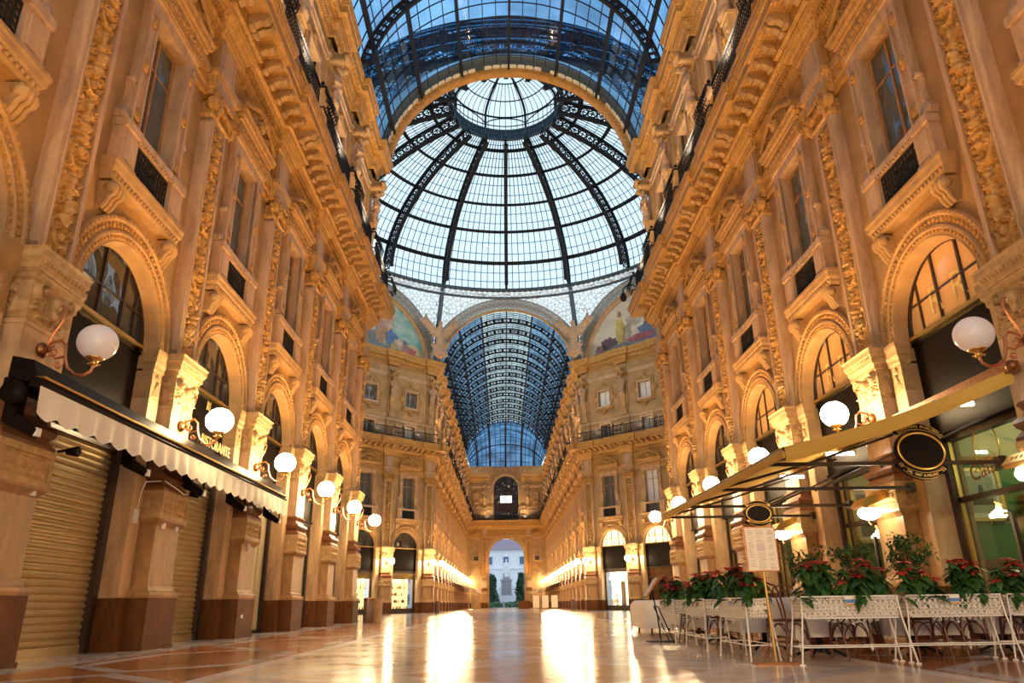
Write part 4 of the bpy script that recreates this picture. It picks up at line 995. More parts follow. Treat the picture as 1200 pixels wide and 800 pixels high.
# ------------------------------------------------------------------ floor
def floor_mat():
    m,nt,b=_new('inlaid_marble_floor'); L=nt.links
    tc=nt.nodes.new('ShaderNodeTexCoord'); sp=nt.nodes.new('ShaderNodeSeparateXYZ'); L.new(tc.outputs['Object'],sp.inputs[0])
    def mth(op,a,b_=None,c=None):
        n=nt.nodes.new('ShaderNodeMath'); n.operation=op
        for i,v in enumerate((a,b_,c)):
            if v is None: continue
            if isinstance(v,(int,float)): n.inputs[i].default_value=v
            else: L.new(v,n.inputs[i])
        return n.outputs[0]
    def mix(f,a,b_):
        n=nt.nodes.new('ShaderNodeMix'); n.data_type='RGBA'; L.new(f,n.inputs[0])
        for i,v in ((6,a),(7,b_)):
            if isinstance(v,tuple): n.inputs[i].default_value=(*v,1)
            else: L.new(v,n.inputs[i])
        return n.outputs[2]
    ax=mth('ABSOLUTE',sp.outputs[0]); y=sp.outputs[1]
    fy=mth('ABSOLUTE',mth('SUBTRACT',mth('FRACT',mth('DIVIDE',mth('ADD',y,.2),4.8)),.5))     # 0..0.5
    dy=mth('MULTIPLY',fy,4.8)
    ex=mth('ABSOLUTE',mth('SUBTRACT',ax,5.15))
    hexa=mth('ADD',dy,mth('MULTIPLY',ex,.95))
    in1=mth('MULTIPLY',mth('LESS_THAN',ex,.95),mth('LESS_THAN',hexa,2.05)); in2=mth('MULTIPLY',mth('LESS_THAN',ex,1.2),mth('LESS_THAN',hexa,2.4))
    fy2=mth('MULTIPLY',mth('ABSOLUTE',mth('SUBTRACT',mth('FRACT',mth('DIVIDE',mth('ADD',y,1.0),6.4)),.5)),2)
    dd=mth('ADD',mth('DIVIDE',ax,3.6),fy2)
    cream=(.74,.62,.48); grey=(.50,.46,.43); terra=(.42,.14,.04); tan=(.66,.52,.36); white=(.78,.71,.62)
    col=mix(mth('LESS_THAN',dd,1.0),tan,grey); col=mix(mth('LESS_THAN',dd,.88),col,cream); col=mix(mth('LESS_THAN',dd,.56),col,white); col=mix(mth('LESS_THAN',dd,.48),col,(.62,.45,.28))
    bord=mth('GREATER_THAN',ax,3.75)
    b2=mix(in2,terra,grey); b2=mix(in1,b2,(.40,.155,.055)); col=mix(bord,col,b2)
    col=mix(mth('MULTIPLY',mth('GREATER_THAN',ax,3.6),mth('LESS_THAN',ax,3.85)),col,white); col=mix(mth('GREATER_THAN',ax,6.5),col,grey)
    n=nt.nodes.new('ShaderNodeTexNoise'); n.inputs['Scale'].default_value=1.4; n.inputs['Detail'].default_value=9; n.inputs['Roughness'].default_value=.65; L.new(tc.outputs['Object'],n.inputs['Vector'])
    v=mth('MULTIPLY_ADD',n.outputs['Fac'],.9,.55); hs=nt.nodes.new('ShaderNodeMix'); hs.data_type='RGBA'; hs.blend_type='MULTIPLY'; hs.inputs[0].default_value=.8
    cb=nt.nodes.new('ShaderNodeCombineColor'); [L.new(v,cb.inputs[i]) for i in range(3)]
    L.new(col,hs.inputs[6]); L.new(cb.outputs[0],hs.inputs[7]); L.new(hs.outputs[2],b.inputs['Base Color'])
    n2=nt.nodes.new('ShaderNodeTexNoise'); n2.inputs['Scale'].default_value=.7; n2.inputs['Detail'].default_value=4; L.new(tc.outputs['Object'],n2.inputs['Vector'])
    L.new(mth('MULTIPLY_ADD',n2.outputs['Fac'],.20,.07),b.inputs['Roughness']); b.inputs['Specular IOR Level'].default_value=.75
    bp=nt.nodes.new('ShaderNodeBump'); bp.inputs['Strength'].default_value=.05; bp.inputs['Distance'].default_value=.02; n3=nt.nodes.new('ShaderNodeTexNoise'); n3.inputs['Scale'].default_value=2.5
    L.new(tc.outputs['Object'],n3.inputs['Vector']); L.new(n3.outputs['Fac'],bp.inputs['Height']); L.new(bp.outputs['Normal'],b.inputs['Normal'])
    return m
m=MB(); m.box(-19,19,-14,143,-.3,0); struct('floor',m,floor_mat())

# ------------------------------------------------------------------ piazza seen through the end arch
m=MB(); m.box(-60,60,143,205,-.35,-.05); struct('ground_piazza',m,mat('piazza_paving',(.42,.45,.48),.6,var=.15))
t=thing('palace_building','pale blue-grey three-storey palace across the piazza, seen through the end arch','building')
mw=mat('pale_palace_wall',(.84,.88,.92),.8,var=.06); mwin=mat('palace_window',(.10,.20,.34),.2)
m=MB(); m.box(-26,26,186,198,0,17.2); 
for z in (5.4,11.2,16.6): m.box(-26.2,26.2,185.6,186,z,z+.5)
for z in (7.0,): m.box(-26,26,185.8,186,z,z+.2)
m.build('wall',mw,t)
m=MB(); m.extr([(185,17.1),(198,17.1),(198,21),(192,21)],53,0,'x',-26.5); m.build('roof',mat('purple_tile_roof',(.34,.24,.28),.8),t)
for i in range(13):
    for z0,z1 in ((1.2,4.0),(7.3,10.0),(12.6,15.0)):
        x=-24+4*i; m=MB(); m.box(x-.6,x+.6,185.75,186.0,z0,z1); m.box(x-.85,x+.85,185.6,185.98,z1,z1+.3,1); m.box(x-.8,x+.8,185.6,185.98,z0-.25,z0,1); m.build('window',[mwin,mw],t)
t=thing('statue_monument','pale stone monument with a robed standing figure on a tall pedestal in the piazza','monument')
ms=mat('monument_marble',(.85,.88,.92),.6,var=.1)
Y0=168
m=MB(); m.box(-4.2,4.2,Y0-4.2,Y0+4.2,-.05,.7); m.box(-3.2,3.2,Y0-3.2,Y0+3.2,.7,1.7); m.box(-2.6,2.6,Y0-2.6,Y0+2.6,1.7,2.9); m.build('stepped_base',ms,t)
m=MB(); m.box(-1.7,1.7,Y0-1.7,Y0+1.7,2.9,6.6); m.box(-2.0,2.0,Y0-2,Y0+2,6.5,7.0); m.box(-2.1,2.1,Y0-2.1,Y0+2.1,2.9,3.3); m.box(-1.2,1.2,Y0-1.2,Y0+1.2,7.0,7.6)
m.build('pedestal',mat('grey_pedestal_stone',(.36,.38,.42),.6),t)
def robed(x,y,z,h,nm,par):
    k=h/3.6; e=lambda dx,dy,dz,rx,ry,rz:('e',(x+dx*k,y+dy*k,z+dz*k),(rx*k,ry*k,rz*k)); c=lambda a,b,r0,r1:('c',(x+a[0]*k,y+a[1]*k,z+a[2]*k),(x+b[0]*k,y+b[1]*k,z+b[2]*k),r0*k,r1*k)
    return blended(nm,ms,[c((-.12,0,.1),(-.05,0,1.6),.42,.36),c((.2,0,.1),(.12,0,1.6),.40,.34),e(0,0,2.0,.44,.34,.6),e(0,0,2.6,.52,.34,.4),c((0,0,2.9),(0,0,3.15),.16,.14),e(0,-.05,3.36,.22,.25,.28),e(0,-.18,3.15,.16,.14,.24),c((-.48,0,2.75),(-.5,-.2,2.1),.17,.14),c((-.5,-.2,2.1),(.05,-.42,1.95),.13,.1),c((.48,0,2.75),(.52,-.2,2.1),.17,.14),c((.52,-.2,2.1),(.0,-.42,2.1),.13,.1)],.09*k+.01,par,2)
robed(0,Y0,7.6,4.6,'robed_figure',t)
for dx in (-2.15,2.15): 
    for dy in (-2.15,): robed(dx,Y0+dy,2.9,2.9,'attendant_figure',t)
t.matrix_world=Matrix.Translation((0,Y0,0))@Matrix.Diagonal((.66,.66,.82,1))@Matrix.Translation((0,-Y0,0))
bpy.data.objects['palace_building'].scale=(1,1,.77)
mleaf=mat('park_tree_leaves',(.045,.10,.05),.7,var=.4,scale=3); mbark=mat('park_tree_bark',(.10,.08,.06),.9)
def tree(x,y,h,r,lab,seed):
    t=thing('park_tree',lab,'tree','trees beside the monument'); rs=random.Random(seed)
    m=MB(); m.tube([(x,y,-.05),(x+.1,y,h*.3),(x,y,h*.75)],[.25,.2,.06],7); m.build('trunk',mbark,t)
    m=MB()
    for i in range(1500):
        u=rs.random()**.4; a=rs.uniform(0,2*PI); zf=rs.random(); rad=r*u*(1-.75*zf)**.8*(.7+.3*math.sin(3*a+zf*9)); 
        c=Vector((x+rad*math.cos(a),y+rad*math.sin(a),.5+zf*(h-.3))); d=Vector((rs.uniform(-1,1),rs.uniform(-1,1),rs.uniform(-1,.4))).normalized(); e=d.orthogonal().normalized(); s=rs.uniform(.22,.42)
        m.add([tuple(c-d*s),tuple(c+e*s*.5),tuple(c+d*s),tuple(c-e*s*.5)],[(0,1,2,3)])
    m.build('foliage',mleaf,t)
tree(-3.0,163,6.2,1.7,'dark green tree in the piazza on the shuttered-shop side of the monument',1); tree(3.0,163,6.6,1.7,'dark green tree in the piazza on the café side of the monument',2)
m=MB(); rs=random.Random(5)
for i in range(2600):
    x=rs.uniform(-9,9); c=Vector((x,157+rs.uniform(-.7,.7),rs.uniform(.0,.9+.12*math.sin(x*2)))); d=Vector((rs.uniform(-1,1),rs.uniform(-1,1),rs.uniform(-.2,1))).normalized(); e=d.orthogonal(); s=.17
    m.add([tuple(c-d*s),tuple(c+e*s*.6),tuple(c+d*s),tuple(c-e*s*.6)],[(0,1,2,3)])
tag(m.build('flowering_hedge',mat('hedge_leaves',(.12,.24,.12),.7,var=.5,scale=6)),'low pale-flowered hedge around the monument bed','hedge')
for i,x in enumerate((-.6,3.4,-4.6)):
    m=MB(); m.lathe([(.0,-.05),(.22,-.05),(.22,.1),(.16,.15),(.16,.95),(.2,1.0),(.12,1.12),(0,1.16)],12,(x,149,0)); tag(m.build('stone_bollard',mat('bollard_stone',(.30,.33,.38),.6) if i==0 else bpy.data.materials['bollard_stone']),f"grey stone bollard outside the end arch, {('before the monument','towards the café side','towards the shuttered-shop side')[i]}",'bollard','stone bollards outside the arch')

# ------------------------------------------------------------------ camera
f_,pit,yaw,rol,cx_,hh=848.907,math.radians(19.872),math.radians(-.873),math.radians(-.834),-.556,.71
cy_,sy_=math.cos(yaw),math.sin(yaw); fw0=Vector((-sy_,cy_,0)); rt=Vector((cy_,sy_,0)); up0=Vector((0,0,1))
fw=fw0*math.cos(pit)+up0*math.sin(pit); up=up0*math.cos(pit)-fw0*math.sin(pit)
Rv=rt*math.cos(rol)+up*math.sin(rol); Uv=up*math.cos(rol)-rt*math.sin(rol)
cd=bpy.data.cameras.new('camera'); cam=bpy.data.objects.new('camera',cd); C.objects.link(cam); cd.sensor_width=36; cd.lens=f_*36/1200; cd.clip_end=600; cd.clip_start=.05
cam.matrix_world=Matrix(((Rv.x,Uv.x,-fw.x,cx_),(Rv.y,Uv.y,-fw.y,0),(Rv.z,Uv.z,-fw.z,hh),(0,0,0,1))); SC.camera=cam

# ------------------------------------------------------------------ sky
w=bpy.data.worlds.new('dusk_sky'); SC.world=w; w.use_nodes=True; nt=w.node_tree; bg=nt.nodes['Background']
tc=nt.nodes.new('ShaderNodeTexCoord'); sp=nt.nodes.new('ShaderNodeSeparateXYZ'); r=nt.nodes.new('ShaderNodeValToRGB')
nt.links.new(tc.outputs['Generated'],sp.inputs[0]); nt.links.new(sp.outputs[2],r.inputs['Fac'])
e=r.color_ramp.elements; e[0].position=0; e[0].color=(.86,.94,1,1); e[1].position=1; e[1].color=(.20,.48,.85,1)
e2=r.color_ramp.elements.new(.62); e2.color=(.80,.93,1,1); e3=r.color_ramp.elements.new(.78); e3.color=(.42,.70,.98,1)
n=nt.nodes.new('ShaderNodeTexNoise'); n.inputs['Scale'].default_value=2.2; n.inputs['Detail'].default_value=6; nt.links.new(tc.outputs['Generated'],n.inputs['Vector'])
mx=nt.nodes.new('ShaderNodeMix'); mx.data_type='RGBA'; mr=nt.nodes.new('ShaderNodeMapRange'); mr.inputs[1].default_value=.52; mr.inputs[2].default_value=.75; mr.inputs[4].default_value=.5
nt.links.new(n.outputs['Fac'],mr.inputs[0]); nt.links.new(mr.outputs[0],mx.inputs[0]); nt.links.new(r.outputs['Color'],mx.inputs[6]); mx.inputs[7].default_value=(.95,.98,1,1)
nt.links.new(mx.outputs[2],bg.inputs['Color']); bg.inputs['Strength'].default_value=1.28

# ------------------------------------------------------------------ lamps: added spots without fixtures that warm the facades
def spot(pos,aim,watt,col=(1,.45,.11),ang=130,blend=.9,rad=.04):  # bare light with no fixture, added as fill
    l=bpy.data.lights.new('floodlight','SPOT'); l.energy=watt; l.color=col; l.spot_size=math.radians(ang); l.spot_blend=blend; l.shadow_soft_size=rad
    o=bpy.data.objects.new('floodlight',l); C.objects.link(o); o.location=pos; d=Vector(aim)-Vector(pos); o.rotation_euler=d.to_track_quat('-Z','Y').to_euler()
def facade_fill(fn,u,lo,hi,c=(1,.45,.11)):
    T=fn(u)
    if lo: spot(T@Vector((0,2.0,5.2)),T@Vector((0,.25,13)),lo,c)
    if hi: spot(T@Vector((0,1.7,15.7)),T@Vector((0,.2,21.5)),hi,(1,.70,.40))
for fn in (NL,NR):
    for i,b in enumerate(BN): facade_fill(fn,b,LO*(.5,.72,.9,1,1,1)[i],HI*(.6,.8,1,1,1,1)[i])
    for b in BF[::2]: facade_fill(fn,b,LO*1.5,HI*1.6)
for fn in (DL,DR):
    for b in BD: facade_fill(fn,b,LO*.7,HI*.25,(1,.58,.27))
facade_fill(lambda q:frame(q,YE,180),-3.5,LO,HI); facade_fill(lambda q:frame(q,YE,180),3.5,LO,HI)
for s in (-1,1):
    spot((s*17.2,56.5,24.9),(-s*3,71,29.5),3600,(1,.88,.72),70); spot((s*17.2,50,24.9),(-s*12,66,28),2800,(1,.88,.72),60); spot((s*17.2,48.5,24.9),(-s*12.5,65.5,14),5200,(1,.84,.62),75)  # fill added for the lattice arches and angled facades
for s in (-1,1): spot((s*5.6,30.5,16.2),(s*1.5,34.4,29.6),1100,(1,.66,.30),100)  # extra pair added to brighten the gilt vault-end arch
for y in (-4.42,-9.2):                                 # the gallery's lamps carry on behind the viewpoint
    for s in (-1,1):
        l=bpy.data.lights.new('gallery_lamp','POINT'); l.energy=BACK; l.color=(1,.70,.36); l.shadow_soft_size=.27; o=bpy.data.objects.new('gallery_lamp',l); C.objects.link(o); o.location=(s*6.43,y,4.36)
SC.view_settings.view_transform='Standard'; SC.view_settings.look='None'; SC.view_settings.exposure=EXPO; SC.view_settings.gamma=1; SC.view_settings.use_curve_mapping=False
SC.cycles.transparent_max_bounces=16; SC.cycles.max_bounces=7; SC.cycles.diffuse_bounces=4; SC.cycles.glossy_bounces=4; SC.cycles.sample_clamp_indirect=6
# ------------------------------------------------------------------ globe wall lamps (origin: pilaster foot on the wall plane)
def make_lamp(on):
    t=thing('globe_wall_lamp',cat='wall lamp')
    m=MB(); m.lathe([(0,-.02),(.10,-.02),(.12,.02),(.09,.06),(.05,.09),(0,.1)],16,(0,.38,4.25),0,'y'); m.ball((0,.5,4.25),.035,8); m.build('wall_rose',M['bronze'],t)
    m=MB(); S=lambda pts,r:m.tube([(0,v,z) for v,z in pts],r,8)
    S([(.42,4.25),(.50,4.36),(.64,4.40),(.72,4.32),(.74,4.15),(.80,3.98),(.92,3.88),(1.04,3.86),(1.14,3.92),(1.17,4.02)],.022)
    S([(.44,4.25),(.48,4.45),(.58,4.66),(.63,4.82),(.58,4.94),(.46,4.95),(.40,4.90)],.017)
    S([(.52,4.22),(.6,4.12),(.72,4.15)],.015)
    S([(.56+p[0],4.22+p[1]) for p in spiral(0,0,.09,1.4,PI/2,1,20)],.014); S([(.66+p[0],4.03+p[1]) for p in spiral(0,0,.06,1.3,0,-1,18)],.012)
    sb=m.build('scroll_bracket',M['copper'],t)
    m=MB(); m.lathe([(.0,4.0),(.03,4.0),(.05,4.04),(.04,4.07),(.10,4.10),(.13,4.12),(.12,4.14),(0,4.14)],16,(0,1.17,0))
    for a in range(6): m.ball((.07*math.cos(a*PI/3),1.17+.07*math.sin(a*PI/3),4.03),.018,6,0,4)
    m.build('globe_cup',M['gold'],sb)
    m=MB(); m.ball((0,1.17,4.36),(.275,.275,.265),28,0,18); m.build('globe',M['globeon' if on else 'globeoff'],t); return t
lon,loff=make_lamp(True),make_lamp(False); flon=flat(lon,'globe_wall_lamp')
for key,P in (('NL',PN),('NR',PN)):
    fn,where=SIDE[key]; side='shuttered-shop' if key=='NL' else 'café'
    for i,p in enumerate(P):
        k=len(P)-1-i
        if i<2: put(loff,fn(p),f'unlit white globe lamp on copper scroll bracket, {side} facade'+(', at the frame edge' if i==0 else ''),'unlit globe wall lamps' if i==0 else None)
        else: put(lon,fn(p),f'glowing globe wall lamp on the {side} facade, {ORD[k]} counting from the dome','lit globe wall lamps')
for key,P in (('DL',PD),('DR',PD)):
    for i,p in enumerate(P): put(lon,SIDE[key][0](p),f"glowing globe lamp on the angled facade under the {'teal' if key=='DL' else 'cream'} mural, {ORD[i]} from the corner",'lit globe wall lamps')
for key,P in (('FL',PF),('FR',PF)):
    for i,p in enumerate(P): put(flon,SIDE[key][0](p),f"tiny glowing globe lamp, far gallery, {'shuttered' if key=='FL' else 'café'} side, {ORD[i]} beyond the dome",'glowing lamp rows of the far gallery')

# ------------------------------------------------------------------ shop fronts on the shuttered side (bay frames, centre of the bay)
def make_shutter():
    t=thing('roller_shutter',cat='shutter')
    m=MB(); prof=[]; z=.14
    while z<3.56: prof+= [(-.36,z),(-.325,z+.025),(-.315,z+.06),(-.33,z+.095),(-.36,z+.105)]; z+=.115
    vs=[];fs=[]
    for (v,zz) in prof: vs+=[(-1.28,v,zz),(1.28,v,zz)]
    m.add(vs,[(2*i,2*i+1,2*i+3,2*i+2) for i in range(len(prof)-1)]); sc_=m.build('slat_curtain',M['shutter'],t)
    m=MB(); m.box(-1.28,1.28,-.38,-.30,0,.15); m.ball((.5,-.29,.09),(.02,.02,.03),8,1); m.build('bottom_bar',[M['shutter'],M['gold']],sc_)
    for s in (-1,1): m=MB(); m.box(*sorted((s*1.26,s*1.44)),-.5,-.22,0,3.62); m.build('guide_rail',M['darkframe'],t)
    m=MB(); m.box(-1.44,1.44,-.6,-.26,3.5,3.7); m.build('shutter_box',M['darkframe'],t); return t
sh=make_shutter()
BL=lambda k:NL(BN[k+1])
put(sh,BL(0),'steel roller shutter under the cream awning, the bigger one beside the unlit globe lamp'); put(sh,BL(1),'steel roller shutter pulled down further along, under the far half of the cream awning'); put(sh,BL(-1),'steel roller shutter at the gallery edge, before the big unlit globe lamp')
def make_door_panels():
    t=thing('panelled_shop_door',cat='shop door',kind='thing')
    for i in range(4):
        m=MB(); x0=-1.28+.64*i; m.box(x0+.01,x0+.63,-.42,-.34,.08,3.5); m.box(x0+.06,x0+.58,-.35,-.325,.2,3.4); m.build('door_panel',M['panelpale'],t)
    m=MB()
    for s in (-1,1): m.box(*sorted((s*1.28,s*1.44)),-.5,-.24,0,3.62)
    m.box(-1.44,1.44,-.5,-.24,3.5,3.66); m.box(-1.44,1.44,-.5,-.3,0,.08); m.build('door_frame',M['darkframe'],t)
    m=MB(); m.tube([(.06,-.3,1.0),(.06,-.26,1.05),(.06,-.26,1.5),(.06,-.3,1.55)],.02,6); m.build('handle',M['bronze'],t); return t
dr=make_door_panels(); put(dr,BL(2),'pale olive panelled shop door just past the end of the cream awning'); put(dr,BL(3),'pale olive panelled shop door between the lit lamps, one bay nearer the dome')
def make_grid():
    t=thing('lattice_gate',cat='security gate')
    m=MB()
    for i in range(21): x=-1.26+2.52*i/20; m.box(x-.012,x+.012,-.34,-.32,.05,3.5)
    for i in range(29): z=.1+3.4*i/28; m.box(-1.28,1.28,-.335,-.315,z-.012,z+.012)
    m.build('lattice',M['bronze'],t)
    m=MB()
    for s in (-1,1): m.box(*sorted((s*1.26,s*1.44)),-.5,-.26,0,3.62)
    m.box(-1.44,1.44,-.5,-.26,3.5,3.66); m.build('gate_frame',M['darkframe'],t)
    m=MB(); m.box(-1.4,1.4,-.6,-.55,0,3.6); m.build('dark_backing',M['darkframe'],t); return t
gr=make_grid(); put(gr,BL(4),'brown lattice security gate in the last bay before the dome, shuttered side')
put(gr,DR(BD[1]),'brown lattice security gate on the angled facade behind the café end')
# ------------------------------------------------------------------ lit shop windows
rs=random.Random(3)
def make_display(glow,warm):
    t=thing('lit_shop_window',cat='shop window',kind='thing')
    m=MB(); m.box(-1.35,1.35,-1.3,-1.25,.3,3.6); m.build('glowing_backdrop',M[glow],t)
    m=MB()
    for z in ((.9,1.5,2.1) if warm else (1.5,)): m.box(-1.3,1.3 if warm else 0.2,-1.2,-.75,z,z+.03)
    m.box(-1.44,1.44,-1.3,-.36,.3,.42); m.build('shelf',M['white'],t)
    m=MB(); m.box(-1.44,1.44,-.5,-.3,0,.42); m.box(-1.44,-1.3,-.46,-.34,.4,3.3); m.box(1.3,1.44,-.46,-.34,.4,3.3); m.box(-1.44,1.44,-.5,-.3,2.92 if warm else 3.3,3.62)
    if warm:
        for i in range(30):
            for j in range(4): x=-1.4+2.8*i/29; m.tube([(x+.05*math.cos(q*PI/3),-.28,3.0+.12*j+.05*math.sin(q*PI/3)) for q in range(6)],.012,4,1,True)
    m.build('window_frame',[M['darkframe'],M['gold']],t)
    m=MB(); m.box(-1.3,1.3,-.40,-.39,.42,3.3); m.build('glass',M['shopglass'],t)
    m=MB()
    if warm:
        for i in range(44):
            x=rs.uniform(-1.2,1.2); z=rs.choice((.42,.93,1.53,2.13)); m.lathe([(0,0),(.05,0),(.07,.08),(.03,.16),(.05,.22),(0,.24)],8,(x,rs.uniform(-1.1,-.8),z),rs.choice((0,1,2)))
        for i in range(26): m.tube([(-1.2+2.4*i/25,-.7,2.9),(-1.2+2.4*i/25,-.7,2.3-.2*(i%3))],.012,4,0)
    else:
        m.lathe([(0,.42),(.3,.42),(.3,.75),(.26,.78),(.26,2.4),(.3,2.45),(0,2.5)],4,(-.2,-.9,0),1)
        for i in range(5): m.lathe([(0,0),(.06,0),(.02,.1),(.07,.3),(.05,.5),(0,.55)],8,(.3+.2*i,-.7,.42),0)
        m.lathe([(0,0),(.08,0),(.02,.2),(.15,.4),(.03,.6),(.1,.9),(0,1.0)],8,(.5,-.8,.42),0)
    m.build('displayed_ware',[M['gold'],M['pedestal'],mat('red_ware',(.5,.08,.05),.4)] if warm else [M['gold'],M['pedestal']],t)
    for x in (-.8,.0,.8) if warm else (.4,1.1):
        m=MB(); m.ball((x,-.8,2.75),.12,10); m.tube([(x,-.8,2.85),(x,-.8,3.6)],.01,4); m.build('pendant_globe',M['lampwhite'],t)
    return t
dw=make_display('shopglow',True); dl=make_display('whiteglow',False)
put(dw,DL(BD[0]),'golden lit shop window full of small ware on the angled facade, nearest the far gallery'); put(dw,DL(BD[1]),'golden lit shop window on the angled facade, half hidden behind the litter bins'); put(dw,DL(BD[2]),'golden lit shop window of the angled facade, hidden behind the shuttered row')
put(dl,DR(BD[0]),'white lit shop window with pendant globes and a candelabrum, by the far gallery corner'); put(dl,DR(BD[2]),'white lit shop window of the angled facade, hidden behind the café row')
def make_farshop():
    t=thing('lit_shop_bay',cat='shop front'); m=MB(); m.box(-1.4,1.4,-.56,-.5,.4,3.4); m.build('glowing_window',M['shopglow'],t)
    m=MB(); m.box(-1.44,1.44,-.5,-.36,0,.42); m.box(-1.44,1.44,-.5,-.36,3.3,ZS)
    for x in (-1.4,-.4,.4,1.34): m.box(x,x+.07,-.48,-.38,.4,3.4)
    m.build('shop_frame',M['darkframe'],t); o=flat(t,'far_shop'); [bpy.data.objects.remove(c) for c in list(t.children)]; bpy.data.objects.remove(t); KIDS.pop("lit_shop_bay",None); o.name='lit_shop_bay'; return o
_ff=make_farshop()
for key in ('FL','FR'):
    for i,b in enumerate(BF): put(_ff,SIDE[key][0](b),f"tiny lit shop front, far gallery, {'shuttered' if key=='FL' else 'café'} side, {ORD[i]} beyond the dome",'lit shop fronts of the far gallery')
for s,w in ((1,'shuttered-shop'),(-1,'café')): put(_ff,E_@Matrix.Translation((s*5.65,0,0))@sc,f'narrow lit shop front in the end wall at the {w} side of the great arch')

# ------------------------------------------------------------------ cream awning with scalloped valance
t=thing('cassette_awning','cream scalloped awning in a black cassette over the two steel shutters','awning'); t.matrix_world=NL(15.0)
U0,U1=-5.75,5.75
m=MB(); m.extr([(.50,3.62),(.78,3.56),(.86,3.66),(.80,3.86),(.5,3.92)],U1-U0,0,'x',U0); m.box(U0,U1,.46,.6,3.5,3.62); m.build('cassette',M['blackgloss'],t)
m=MB(); m.extr([(.80,3.50),(.94,3.48),(.97,3.54),(.95,3.60),(.82,3.64)],U1-U0,0,'x',U0); m.box(U0,U1,.86,.99,3.60,3.63,1); m.build('front_bar',[M['blackgloss'],M['gold']],t)
n=24*23; X=np.linspace(U0,U1,n); ph=(X-U0)/(U1-U0)*24
low=3.06+.075*np.abs(np.cos(PI*ph)); 
rows=[]
for f in np.linspace(0,1,6): rows.append((X,.955+.03*np.sin(2*PI*ph)*f+.02*f,3.5+(low-3.5)*f))
m=MB(); m.grid(np.array([r[0] for r in rows]),np.array([r[1] for r in rows]),np.array([r[2] for r in rows])); m.build('scalloped_valance',M['canvaswhite'],t)
for u in (5.55,2.4,-.1,-2.6,-5.4):
    m=MB(); m.box(u-.09,u+.09,.46,.62,3.05,3.6); m.extr([(.5,3.02),(.88,2.84),(.93,2.95),(.55,3.22)],.14,0,'x',u-.07); m.box(u-.05,u+.05,.84,.935,2.86,2.97,1); m.tube([(u,.9,2.9),(u,.86,3.5)],.02,5); m.build('folding_arm',[M['blackgloss'],M['white']],t)
m=MB(); m.lathe([(0,0),(.16,0),(.16,.1),(0,.1)],16,(U1,.66,3.4),0,'x'); m.build('gear_box',M['blackgloss'],t)
# gold lettering on the fascia between the second and third visible lamps
T=NL(BN[2])
for s_,z,sz,u,nm in (('RISTORANTE',4.22,.34,0,'gold letters on the black fascia over the second shutter'),('RI',5.02,.30,.72,'two gold letters high on the black fascia over the second shutter')):
    o=text('gold_sign_lettering',s_,sz,M['goldpaint'],Matrix.Rotation(PI,4,'Z')@Matrix.Rotation(PI/2,4,'X')@Matrix.Translation((-u,z,.21)),None,.01,sx=.9); o.matrix_world=T; tag(o,nm,'sign lettering')
# electrical bits on the brown pedestals
def bit(fn,y,u,v,z,a,b,c_,lab,matk='white',nm='socket_box'):
    m=MB(); m.box(-a,a,0,b,-c_,c_); m.box(-a*.6,a*.6,b,b+.01,-c_*.6,c_*.6); o=m.build(nm,M[matk]); o.matrix_world=fn(y)@Matrix.Translation((u,v,z)); tag(o,lab,nm.replace('_',' '))
bit(NL,PN[2],.28,.43,2.22,.035,.05,.06,'small white socket box under the carved band between the shutters, nearer the first shutter'); bit(NL,PN[2],-.30,.43,2.2,.03,.05,.05,'small white socket box under the carved band, by the second shutter')
bit(NL,PN[2],.80,.12,2.35,.05,.05,.13,'white junction box with a cable on the jamb between the two shutters'); bit(NL,PN[3],.1,.43,2.15,.03,.05,.09,'white socket strip on the pedestal at the end of the cream awning')
bit(NL,PN[1],-.35,.43,2.28,.04,.05,.06,'small white socket box on the pedestal under the unlit globe lamp'); bit(NL,PN[3],.3,.52,.5,.04,.03,.04,'white outlet low on the brown plinth past the second shutter')
m=MB(); m.tube([(.80,.15,2.5),(.78,.16,2.8),(.72,.2,3.0),(.5,.45,3.05),(.2,.6,2.92),(-.1,.6,2.86),(-.4,.62,2.95)],.012,5); o=m.build('loose_cable',M['white']); o.matrix_world=NL(PN[2]); tag(o,'loose pale cable looped along the carved band between the shutters','cable')
for y,u,lab in ((PN[1],-.66,'small black floodlight on a bracket beside the first shutter'),(PN[2],-.3,'small black floodlight on top of the carved band between the shutters')):
    t=thing('small_floodlight',lab,'floodlight'); m=MB(); m.tube([(0,0,0),(0,.16,.02)],.02,6); m.build('bracket',M['iron'],t); m=MB(); m.lathe([(0,0),(.05,0),(.08,.16),(.07,.17),(0,.15)],12,(0,.14,.0),0,'y'); m.build('lamp_head',M['blackgloss'],t); t.matrix_world=NL(y)@Matrix.Translation((u,.5,2.9))
# litter bins by the octagon corner and in the distance
def make_bin():
    t=thing('litter_bin',cat='litter bin'); m=MB(); m.lathe([(0,0),(.20,0),(.22,.03),(.22,.95),(.19,1.0),(0,1.0)],20); m.build('body',mat('brown_metal',(.20,.12,.09),.45,metal=.3),t)
    m=MB(); m.lathe([(.23,.93),(.24,.97),(.23,1.01),(.14,1.03),(.14,.98)],20); m.build('rim',M['bronze'],t); return t
lb=make_bin(); put(lb,Matrix.Translation((-6.52,34.0,0)),'dark cylindrical litter bin by the last pilaster of the shuttered row'); put(lb,Matrix.Translation((-6.75,72.0,0)),'small cylindrical litter bin at the far gallery corner, shuttered side'); put(lb,Matrix.Translation((6.4,78,0)),'small cylindrical litter bin in the far gallery, café side')
m=MB(); m.box(-.18,.18,-.16,.16,0,.98); m.box(-.2,.2,-.18,.18,.95,1.02); o=m.build('square_bin',M['pedestal']); o.matrix_world=Matrix.Translation((-6.25,34.9,0)); tag(o,'tan square bin beside the dark cylindrical bin','litter bin')
